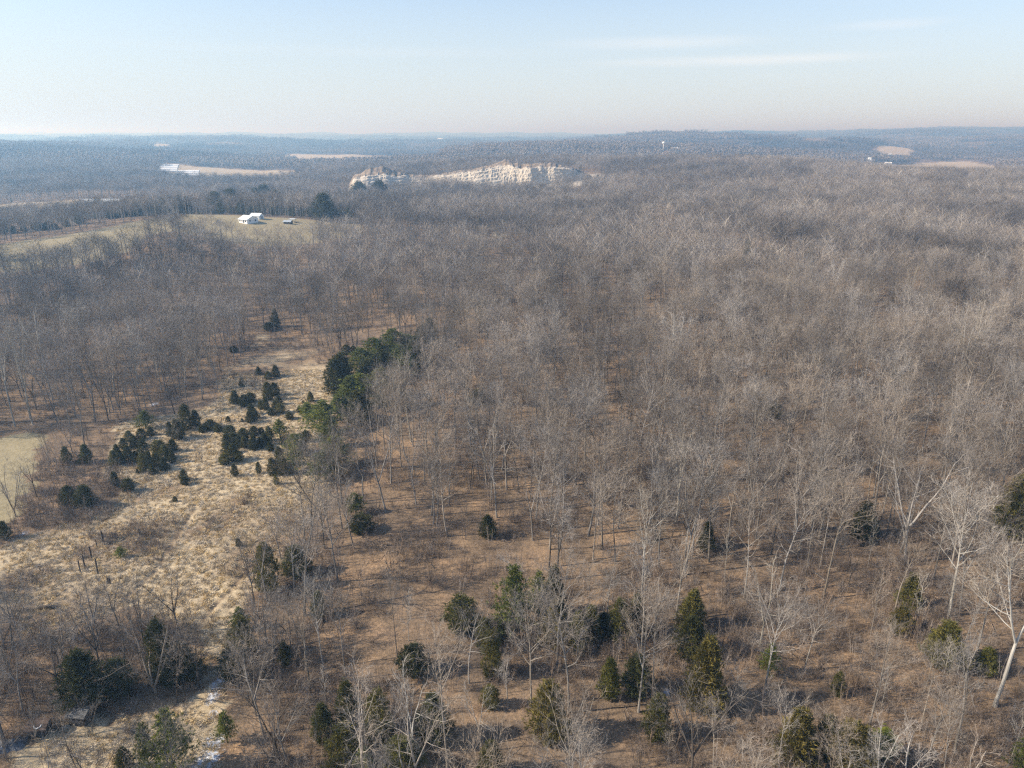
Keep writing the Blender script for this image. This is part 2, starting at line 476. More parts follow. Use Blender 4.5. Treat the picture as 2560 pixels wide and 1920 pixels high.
FORMS = {  # clear bole, crown radius, limbs, limb angle, trunk radius, forks
    'forest':  dict(clear=.44, rad=.245, nl=15, ang=42, tr=.0105, fork=0),
    'forest2': dict(clear=.40, rad=.285, nl=16, ang=48, tr=.0115, fork=2),
    'tall':    dict(clear=.52, rad=.19, nl=13, ang=36, tr=.0090, fork=0),
    'fork':    dict(clear=.34, rad=.29, nl=17, ang=40, tr=.0120, fork=3),
    'spread':  dict(clear=.20, rad=.42, nl=18, ang=55, tr=.0170, fork=3),
    'vase':    dict(clear=.14, rad=.34, nl=18, ang=34, tr=.0140, fork=5),
    'slender': dict(clear=.35, rad=.10, nl=12, ang=38, tr=.0065, fork=0),
    'gnarl':   dict(clear=.30, rad=.27, nl=15, ang=58, tr=.0130, fork=2),
}

def bare_tree(seed, Ht, form, twigs=1.0, tw=1.0):
    rng = random.Random(seed)
    P = FORMS[form]
    tk = MB(); cr = MB()
    def path(p, d, L, n, wob, up):
        pts = [p.copy()]; d = d.normalized()
        for k in range(n):
            d = (d + rvec(rng) * wob + Vector((0, 0, up))).normalized()
            p = p + d * (L / n); pts.append(p.copy())
        return pts
    def pick(pts, f):
        k = f * (len(pts) - 1); i = min(int(k), len(pts) - 2); g = k - i
        return pts[i].lerp(pts[i + 1], g), (pts[i + 1] - pts[i]).normalized()
    def side(d, ang):
        a = rvec(rng); s = (a - d * a.dot(d)).normalized()
        return (d * math.cos(ang) + s * math.sin(ang)).normalized()
    def twig(p, d, L, w):
        q = p + d * L
        mid = p.lerp(q, .5) + rvec(rng) * (.06 * L)
        cr.bent(p, mid, q, w, rng)
        for k in range(max(1, int(round(3.2 * twigs * (.6 + .8 * rng.random()))))):
            f = .25 + .7 * rng.random(); b = p.lerp(mid, f * 2) if f < .5 else mid.lerp(q, f * 2 - 1)
            e = side(d, R(24 + 34 * rng.random())); e.z += .15
            cr.blade(b, b + e.normalized() * L * (.35 + .4 * rng.random()), w * .62, rng)
    def branch(p, d, L, r):
        pts = path(p, d, L, 4, .11, .07)
        cr.tube(pts, [max(.011, r * (1 - .8 * i / 4)) for i in range(5)], 3)
        n = max(2, int(round(L * 2.3 * twigs)))
        for k in range(n):
            f = .18 + .82 * (k + rng.random()) / n
            b, bd = pick(pts, min(f, .995))
            e = side(bd, R(26 + 36 * rng.random())); e.z += .18
            twig(b, e.normalized(), (.75 + .9 * rng.random()) * (1.15 - .45 * f), .030 * tw)
    def limb(p, d, L, r, up=.06, into=tk):
        pts = path(p, d, L, 6, .09, up)
        into.tube(pts, [max(.02, r * (1 - .82 * i / 6)) for i in range(7)], 5)
        n = max(3, int(round(L * 1.35)))
        for k in range(n):
            f = .22 + .78 * (k + rng.random()) / n
            b, bd = pick(pts, min(f, .995))
            branch(b, side(bd, R(30 + 26 * rng.random())), L * (.26 + .24 * rng.random()) * (1.25 - .6 * f), r * .38 * (1.15 - .7 * f))
    R0 = P['tr'] * Ht * .82; crad = P['rad'] * Ht
    lean = Vector((rng.gauss(0, .035), rng.gauss(0, .035), 1))
    if P['fork'] == 0:
        pts = path(Vector((0, 0, -.5)), lean, Ht * .93, 10, .025, .02)
        tk.tube(pts, [R0 * (1.35 if i == 0 else 1) * (1 - .86 * (i / 10) ** 1.1) for i in range(11)], 7)
        for k in range(P['nl']):
            f = P['clear'] + (1 - P['clear']) * (k + .8 * rng.random()) / P['nl']
            b, bd = pick(pts, min(f, .99)); g = (f - P['clear']) / (1 - P['clear'])
            pr = (.65 + .7 * g if g < .4 else .93 * (1 - ((g - .4) / .68) ** 1.6) + .12)
            an = 2.4 * k + rng.random(); el = R(P['ang'] * (1.15 - .5 * g) + rng.gauss(0, 7))
            d = Vector((math.cos(an) * math.sin(el), math.sin(an) * math.sin(el), math.cos(el)))
            limb(b, d, crad * 1.45 * pr + .5, R0 * .42 * (1 - .6 * g), .05)
        # a few dead stubs low on the bole
        for k in range(3):
            b, bd = pick(pts, .25 + .2 * rng.random()); an = rng.random() * 6.28
            branch(b, Vector((math.cos(an), math.sin(an), .25)).normalized(), 1.2 + rng.random(), R0 * .15)
    else:
        zc = P['clear'] * Ht
        pts = path(Vector((0, 0, -.5)), lean, zc + .5, 5, .03, .02)
        tk.tube(pts, [R0 * (1.35 if i == 0 else 1.05 - .06 * i) for i in range(6)], 8)
        nf = P['fork']; a0 = rng.random() * 6.28
        for s in range(nf):
            an = a0 + 6.283 * s / nf + rng.gauss(0, .25)
            el = R((16 if nf < 4 else 24) + rng.gauss(0, 6) + (10 if form == 'spread' else 0))
            d = Vector((math.cos(an) * math.sin(el), math.sin(an) * math.sin(el), math.cos(el)))
            b = pts[-1] - Vector((0, 0, .15))
            L = (Ht - zc) * (.9 + .12 * rng.random())
            q = path(b, d, L, 8, .06, .05)
            tk.tube(q, [R0 * .72 * (1 - .86 * i / 8) for i in range(9)], 6)
            m = max(4, P['nl'] // nf + 1)
            for k in range(m):
                f = .12 + .86 * (k + .8 * rng.random()) / m
                c, cd = pick(q, min(f, .99))
                out = Vector((c.x, c.y, 0)); out = out.normalized() if out.length > .2 else Vector((math.cos(an), math.sin(an), 0))
                e = (cd * .75 + out * math.tan(R(P['ang'])) * .5 + rvec(rng) * .45).normalized()
                limb(c, e, crad * (.95 - .55 * f) + .6, R0 * .34 * (1 - .6 * f), .07)
    return tk, cr

def far_tree(seed, Ht, form, n, w):
    """a lighter tree for the woods further off"""
    rng = random.Random(seed); P = FORMS[form]; mb = MB()
    R0 = P['tr'] * Ht * 1.1
    mb.tube([Vector((0, 0, -.5)), Vector((rng.gauss(0, .2), rng.gauss(0, .2), Ht * .5)), Vector((rng.gauss(0, .5), rng.gauss(0, .5), Ht * .9))], [R0, R0 * .7, .04], 4, 0)
    cz = Ht * (P['clear'] * .95 + .98) / 2; hz = Ht * (.98 - P['clear'] * .95) / 2; cw = P['rad'] * Ht * 1.12
    for k in range(14):
        an = 2.4 * k; f = P['clear'] + (.9 - P['clear']) * k / 14
        b = Vector((0, 0, Ht * f)); el = R(P['ang'])
        q = b + Vector((math.cos(an) * math.sin(el), math.sin(an) * math.sin(el), math.cos(el))) * cw * 1.25
        mb.bent(b, b.lerp(q, .5), q, w * 1.8, rng, 0)
    hub = []
    for k in range(13):
        a = 2.4 * k + rng.gauss(0, .3); q = rng.uniform(.25, .9); hub.append(Vector((math.cos(a) * q, math.sin(a) * q, .75 * (1 - q * q * .8) - rng.random() * .75)))
    for k in range(n):
        hc = hub[k % len(hub)]
        v = Vector((hc.x + rng.gauss(0, .23), hc.y + rng.gauss(0, .23), hc.z + rng.gauss(0, .24)))
        p = Vector((v.x * cw, v.y * cw, min(cz + v.z * hz, Ht)))
        d = (Vector((v.x, v.y, .55 + .3 * v.z)) + rvec(rng) * .35).normalized()
        L = 1.1 + 1.3 * rng.random()
        mb.blade(p, p + d * L, w, rng, 1)
    return mb

def cedar(seed, n, form):
    """eastern redcedar, unit height 1 x unit radius 1 scaled on the object: returns trunk and foliage"""
    rng = random.Random(seed); tk = MB(); cr = MB()
    Ht, Rd = 8.0, 2.2
    tk.tube([Vector((0, 0, -.4)), Vector((.05, 0, 2.5)), Vector((0, .06, 6.8))], [.16, .13, .03], 6)
    for k in range(26):
        a = 2.4 * k; z = .7 + 6 * k / 26
        tk.blade(Vector((0, 0, z)), Vector((math.cos(a) * 1.3, math.sin(a) * 1.3, z + .8)), .06, rng)
    def prof(h):
        if form == 'egg':    return (min(1, (h + .03) / .26) ** .55) * (1 - max(0, h - .24) / .76) ** .62
        if form == 'cone':   return (min(1, (h + .03) / .14) ** .6) * (1 - max(0, h - .12) / .88) ** .85
        if form == 'column': return (min(1, (h + .04) / .16) ** .5) * (1 - max(0, h - .5) / .5) ** .5
        return (min(1, (h + .05) / .4) ** .5) * (1 - max(0, h - .4) / .6) ** .45      # round
    ph = [rng.random() * 6.28 for _ in range(8)]
    lobes = [(rng.random() * 6.28, rng.random(), .12 + .22 * rng.random()) for _ in range(16)]
    def surf(h, a):
        lump = 1 + .14 * math.sin(3 * a + ph[0] + 7 * h) + .10 * math.sin(5 * a + ph[1] - 13 * h)
        for (la, lh, lr) in lobes:
            da = (a - la + math.pi) % 6.283 - math.pi
            if abs(da) < .55 and abs(h - lh) < .11: lump += lr * (1 - abs(da) / .55) * (1 - abs(h - lh) / .11) - .04
        return Rd * prof(h) * lump
    # foliage hangs in sprays at the ends of many short branches, with gaps between
    nt = 150
    for t in range(nt):
        h = min(.985, ((t + rng.random()) / nt) ** 1.12); a = 2.39996 * t + rng.gauss(0, .35)
        full = surf(h, a) * (.92 + .22 * rng.random())
        for q in range(max(4, int(n / nt))):
            f = 1 - .75 * rng.random() ** 1.7
            rr = full * f; z = .35 + h * (Ht - .5) - (1 - f) * .35
            wd = .16 + .20 * (1 - f) + .05
            c = Vector((math.cos(a) * rr, math.sin(a) * rr, z)) + Vector((rng.gauss(0, wd), rng.gauss(0, wd), rng.gauss(0, .22)))
            o = Vector((math.cos(a), math.sin(a), .8 + 1.0 * h)).normalized()
            for j in range(6):
                p = c + rvec(rng) * .08
                d = (o + rvec(rng) * .5).normalized()
                cr.blade(p, p + d * (.26 + .30 * rng.random()), .08 + .06 * rng.random(), rng)
    return tk, cr

def pine(seed, form):
    rng = random.Random(seed); tk = MB(); cr = MB()
    Ht = 10.0
    tk.tube([Vector((0, 0, -.5)), Vector((.1, 0, 4)), Vector((.05, .12, 9.7))], [.19, .14, .03], 6)
    base = .22 if form == 'full' else .55
    nb = 62 if form == 'full' else 30
    for k in range(nb):
        h = base + (1 - base) * (k + .7 * rng.random()) / nb
        g = (h - base) / (1 - base)
        L = (2.75 * (1 - g) ** .7 + .35) * (.62 + .5 * rng.random())
        a = 2.39 * k + rng.gauss(0, .3)
        b = Vector((0, 0, h * Ht)); d = Vector((math.cos(a), math.sin(a), .12 + .5 * g + rng.gauss(0, .12))).normalized()
        q = b + d * L; q.z += .12 * L
        tk.bent(b, b.lerp(q, .5) - Vector((0, 0, .08 * L)), q, .06, rng)
        nt = max(4, int(L * 7.5))
        for j in range(nt):
            f = .28 + .72 * (j + rng.random()) / nt
            c = b.lerp(q, f) + Vector((rng.gauss(0, 1), rng.gauss(0, 1), rng.gauss(0, .45))) * (.30 * L * (1.12 - f * .62))
            for t in range(13):
                e = (rvec(rng) + Vector((d.x * .5, d.y * .5, .55))).normalized()
                cr.blade(c, c + e * (.26 + .24 * rng.random()), .10, rng)
    return tk, cr

# ------------------------------------------------------------------ the ground, one sheet to the horizon
rows = np.concatenate([np.arange(-160, 60, 10), np.arange(60, 250, .75), np.arange(250, 520, 3), np.arange(520, 1300, 10), 1300 * 1.03 ** np.arange(0, 88)])
NC = 430
s = np.linspace(-1.28, 1.28, NC)
GX = s[None, :] * (np.maximum(rows, 0)[:, None] * .78 + 62); GY = np.repeat(rows[:, None], NC, 1)
GZ = ground(GX, GY)
wx = GX + (fbm(GX / 5, GY / 5, 31, 3) - .5) * 7; wy = GY + (fbm(GX / 5, GY / 5, 37, 3) - .5) * 7
near = GY < 700
m_field = inside(P_FIELD, wx, wy) | inside(P_BELOW, wx, wy)
m_past = inside(P_PAST, wx, wy)
m_lawn = inside(P_LAWN, wx, wy)
m_crop = np.zeros_like(m_lawn)
for P in (P_VALL, P_VAL2, P_VAL3, P_VAL4, P_RGT, P_RG2, P_FAR1): m_crop |= inside(P, GX, GY)
m_qua = inside(P_QUA, wx, wy)

def near_line(pts, wd):
    d = np.full(GX.shape, 1e9)
    q = gp(pts)
    for (ax, ay), (bx, by) in zip(q[:-1], q[1:]):
        L = (bx - ax) ** 2 + (by - ay) ** 2
        f = np.clip(((GX - ax) * (bx - ax) + (GY - ay) * (by - ay)) / L, 0, 1)
        d = np.minimum(d, np.hypot(GX - ax - f * (bx - ax), GY - ay - f * (by - ay)))
    return np.clip(1 - d / wd, 0, 1)
jog = (fbm(GX / 3, GY / 3, 5, 2) - .5)
trail = np.maximum.reduce([
    near_line([(282, 1530), (330, 1480), (386, 1430), (425, 1370), (456, 1317), (472, 1290), (490, 1274)], .75),
    near_line([(486, 1590), (510, 1545), (540, 1515), (582, 1473), (640, 1400)], .75),
    near_line([(250, 1312), (300, 1270), (350, 1230), (372, 1200)], .55),
    near_line([(590, 1350), (660, 1320), (740, 1280)], .5),
    near_line([(355, 1600), (300, 1540)], .6)])
snow = np.zeros(GX.shape)
for (px, py, r) in [(520, 1905, 3.2), (535, 1865, 2.6), (505, 1925, 3.2), (533, 1750, 2.0), (545, 1715, 2.2), (530, 1790, 1.6), (790, 1130, 1.6), (775, 1165, 1.6), (290, 1150, 1.3), (385, 1012, 2.6), (440, 1130, 1.2), (60, 1335, 1.6), (350, 1225, .9), (1700, 1590, 1.0), (1670, 1735, 1.4), (2390, 1640, .9)]:
    a, b, _ = G(px, py)
    snow = np.maximum(snow, np.clip(1.25 - np.hypot((GX - a), (GY - b) * .8) / r, 0, 1))
brown = np.zeros(GX.shape)
UPPER = [(640, 880, 14), (700, 860, 14), (770, 868, 14), (690, 930, 9), (810, 890, 12), (620, 930, 12), (850, 900, 9)]      # weedy brown stands in the tan grass
for (px, py, r) in [(330, 1360, 9), (230, 1385, 5), (560, 1310, 6), (600, 1255, 4), (60, 1590, 12), (60, 1460, 6), (420, 1225, 4), (500, 1330, 4), (640, 1400, 7), (730, 1290, 8), (700, 1360, 8), (205, 1575, 5), (350, 1245, 3), (150, 1290, 11), (640, 950, 10), (740, 905, 8)] + UPPER:
    a, b, _ = G(px, py)
    brown = np.maximum(brown, np.clip(1.3 - np.hypot(GX - a, GY - b) / r, 0, 1))
fine = (GY > 60) & (GY < 250)
tus = (fbm(GX / 1.3, GY / 1.0, 71, 2) - .5) * .55
GZ = GZ + np.where(fine & (m_field | m_past), tus * np.where(m_past, .35, 1.0), np.where(fine, tus * .35, 0)) - trail * np.where(fine, .32, 0)

nr = len(rows)
verts = np.stack([GX, GY, GZ], -1).reshape(-1, 3)
ii = np.arange(nr - 1)[:, None] * NC + np.arange(NC - 1)[None, :]
quads = np.stack([ii, ii + 1, ii + NC + 1, ii + NC], -1).reshape(-1, 4)
gm = bpy.data.meshes.new('ground')
gm.vertices.add(len(verts)); gm.vertices.foreach_set('co', verts.ravel())
gm.loops.add(quads.size); gm.loops.foreach_set('vertex_index', quads.ravel().astype(np.int32))
gm.polygons.add(len(quads)); gm.polygons.foreach_set('loop_start', np.arange(0, quads.size, 4, dtype=np.int32))
gm.polygons.foreach_set('use_smooth', np.ones(len(quads), bool))
gm.update(); gm.validate()
def colattr(name, r, g, b):
    a = gm.color_attributes.new(name, 'FLOAT_COLOR', 'POINT')
    d = np.ones((len(verts), 4), np.float32)
    for k, c in enumerate((r, g, b)): d[:, k] = np.asarray(c, float).ravel()
    a.data.foreach_set('color', d.ravel())
colattr('cover', m_field, np.maximum(m_past * 1.0, m_lawn), m_crop)
colattr('cover_more', m_qua, trail, snow)
farw = np.clip((GY - 3200) / 2500, 0, 1)
colattr('cover_far', farw, brown, np.zeros_like(farw))

def ground_mat():
    m, nt, n, l, b = mat('ground_cover')
    tc = n.new('ShaderNodeTexCoord')
    def noise(sc, det=5, rough=.6):
        z = n.new('ShaderNodeTexNoise'); z.inputs['Scale'].default_value = sc; z.inputs['Detail'].default_value = det
        z.inputs['Roughness'].default_value = rough
        l.new(tc.outputs['Object'], z.inputs['Vector']); return z.outputs['Fac']
    def ramp(fac, stops):
        r = n.new('ShaderNodeValToRGB'); e = r.color_ramp.elements
        while len(e) < len(stops): e.new(.5)
        for q, (p, c) in zip(e, stops): q.position = p; q.color = c + (1,)
        l.new(fac, r.inputs['Fac']); return r.outputs['Color']
    def mix(fac, a, c, mode='MIX'):
        x = n.new('ShaderNodeMixRGB'); x.blend_type = mode
        if isinstance(fac, float): x.inputs['Fac'].default_value = fac
        else: l.new(fac, x.inputs['Fac'])
        for k, v in (('Color1', a), ('Color2', c)):
            if isinstance(v, tuple): x.inputs[k].default_value = v + (1,)
            else: l.new(v, x.inputs[k])
        return x.outputs['Color']
    def attr(nm):
        a = n.new('ShaderNodeVertexColor'); a.layer_name = nm
        sp = n.new('ShaderNodeSeparateColor'); l.new(a.outputs['Color'], sp.inputs['Color']); return sp.outputs
    def math_(op, a, c, clamp=True):
        x = n.new('ShaderNodeMath'); x.operation = op
        for k, v in ((0, a), (1, c)):
            if isinstance(v, (int, float)): x.inputs[k].default_value = v
            else: l.new(v, x.inputs[k])
        x.use_clamp = clamp
        return x.outputs[0]
    big, mid, sm, tiny = noise(.022, 4), noise(.13, 5), noise(.8, 6, .7), noise(4.5, 4, .7)
    litter = ramp(mid, [(.28, (.092, .072, .052)), (.42, (.168, .126, .087)), (.55, (.25, .180, .116)), (.74, (.34, .232, .142))])
    litter = mix(.9, litter, mix(.5, ramp(tiny, [(.34, (.15, .15, .15)), (.68, (1.8, 1.7, 1.6))]), ramp(noise(1.7, 5, .75), [(.34, (.2, .2, .2)), (.68, (1.8, 1.7, 1.6))])), 'MULTIPLY')
    litter = mix(ramp(big, [(.42, (0, 0, 0)), (.62, (.45, .45, .45))]), litter, (.165, .13, .10))
    grass = ramp(sm, [(.28, (.31, .245, .155)), (.5, (.47, .378, .245)), (.72, (.60, .49, .335))])
    grass = mix(ramp(mid, [(.46, (0, 0, 0)), (.68, (.5, .5, .5))]), grass, (.34, .255, .16))
    lawn = ramp(mid, [(.3, (.17, .15, .082)), (.7, (.28, .24, .145))])
    wv = n.new('ShaderNodeTexWave'); wv.inputs['Scale'].default_value = .045; wv.inputs['Distortion'].default_value = 1.5; wv.inputs['Detail'].default_value = 2
    l.new(tc.outputs['Object'], wv.inputs['Vector'])
    crop = mix(.35, ramp(mid, [(.3, (.30, .235, .15)), (.7, (.47, .385, .27))]), ramp(wv.outputs['Fac'], [(.2, (.25, .2, .12)), (.8, (.5, .42, .3))]))
    rock = ramp(sm, [(.25, (.36, .31, .24)), (.7, (.55, .50, .42))])
    canopy = ramp(noise(.028, 6, .75), [(.3, (.055, .052, .047)), (.52, (.12, .11, .095)), (.7, (.19, .17, .145))])
    c1, c2, c3 = attr('cover'), attr('cover_more'), attr('cover_far')
    col = mix(c1[0], litter, mix(c3[1], grass, mix(.5, (.20, .135, .085), ramp(sm, [(.3, (.13, .09, .06)), (.7, (.34, .25, .16))]))))
    col = mix(c1[1], col, mix(.45, lawn, mix(.5, grass, ramp(sm, [(.3, (.16, .13, .07)), (.7, (.36, .31, .18))]))))
    col = mix(c3[0], col, canopy)
    col = mix(c1[2], col, crop)
    col = mix(c2[0], col, rock)
    col = mix(math_('MULTIPLY', c2[1], .85), col, (.15, .10, .062))
    sn = math_('MULTIPLY', math_('SUBTRACT', math_('ADD', math_('MULTIPLY', c2[2], .5), noise(2.6, 6, .8), False), .90, False), 7.0)
    col = mix(math_('MINIMUM', sn, .9), col, (.62, .68, .78))
    l.new(col, b.inputs['Base Color'])
    b.inputs['Roughness'].default_value = .95; b.inputs['Specular IOR Level'].default_value = .1
    bp = n.new('ShaderNodeBump'); bp.inputs['Strength'].default_value = .9; bp.inputs['Distance'].default_value = .25
    l.new(sm, bp.inputs['Height']); l.new(bp.outputs['Normal'], b.inputs['Normal'])
    return m
gm.materials.append(ground_mat())
tag(mesh_obj('ground', gm), 'rolling ground of brown leaf litter and tan winter grass', kind='structure')

# ------------------------------------------------------------------ evergreens
def extent(mb):
    a = np.array(mb.v); return (2 * float(np.percentile(np.abs(a[:, :2]), 97)), float(np.percentile(a[:, 2], 99.7)))
CED = {}
for form, n in (('egg', 1500), ('cone', 1500), ('column', 1500), ('round', 1600)):
    for k in range(3):
        tk, cr = cedar(11 + 7 * k + len(form) * 3, n, form)
        CED[(form, k)] = (tk.mesh('cedar_trunk', [M['dark']]), cr.mesh('cedar_foliage', [M['cedar']])) + extent(cr)
PIN = {}
for form in ('full', 'top'):
    for k in range(2):
        tk, cr = pine(5 + k * 9 + len(form), form)
        PIN[(form, k)] = (tk.mesh('pine_trunk', [M['dark']]), cr.mesh('pine_needles', [M['pine']])) + extent(cr)

TINT = {'dark': (.80, .77, .56), 'green': (1.12, 1.08, .72), 'olive': (1.45, 1.3, .9), 'bronze': (1.42, 1.16, .85), 'yellow': (1.55, 1.5, .8), 'grey': (1.0, 1.02, .95), 'deep': (.62, .64, .47)}
LAND = []       # landmarks: (px, py, short name)
AVOID = []      # (x, y, r) kept free of scattered trees
RNG = random.Random(77)

def evergreen(px, top, base, wpx, kind, form, tint, label, group=None, short=None, Y=None):
    if Y is None: x, y, z = G(px, base)
    else: x, y, z = at(px, Y, base)
    h = max(.5, H - y * T(top) - z) * 1.02
    w = wpx * depth_of(y, z) / F
    k = RNG.randrange(3) if kind == 'cedar' else RNG.randrange(2)
    if kind == 'cedar':
        ms = CED[(form, k if (form, k) in CED else 0)]; nm = 'cedar_tree'; cat = 'cedar tree'
    else:
        ms = PIN[(form, k)]; nm = 'pine_tree'; cat = 'pine tree'
    w0, h0 = ms[2], ms[3]
    o = empty(nm, (x, y, z), RNG.random() * 6.28)
    o.scale = (w / w0 * (.95 + .1 * RNG.random()), w / w0 * (.95 + .1 * RNG.random()), h / h0)
    tag(o, label, cat, group)
    a = mesh_obj('trunk', ms[0], o); b = mesh_obj('foliage' if kind == 'cedar' else 'crown', ms[1], o)
    t = TINT[tint]; v = .9 + .2 * RNG.random()
    b.color = (t[0] * v, t[1] * v, t[2] * v, 1)
    AVOID.append((x, y, w * .42))
    if short: LAND.append((px, base, short))
    return o

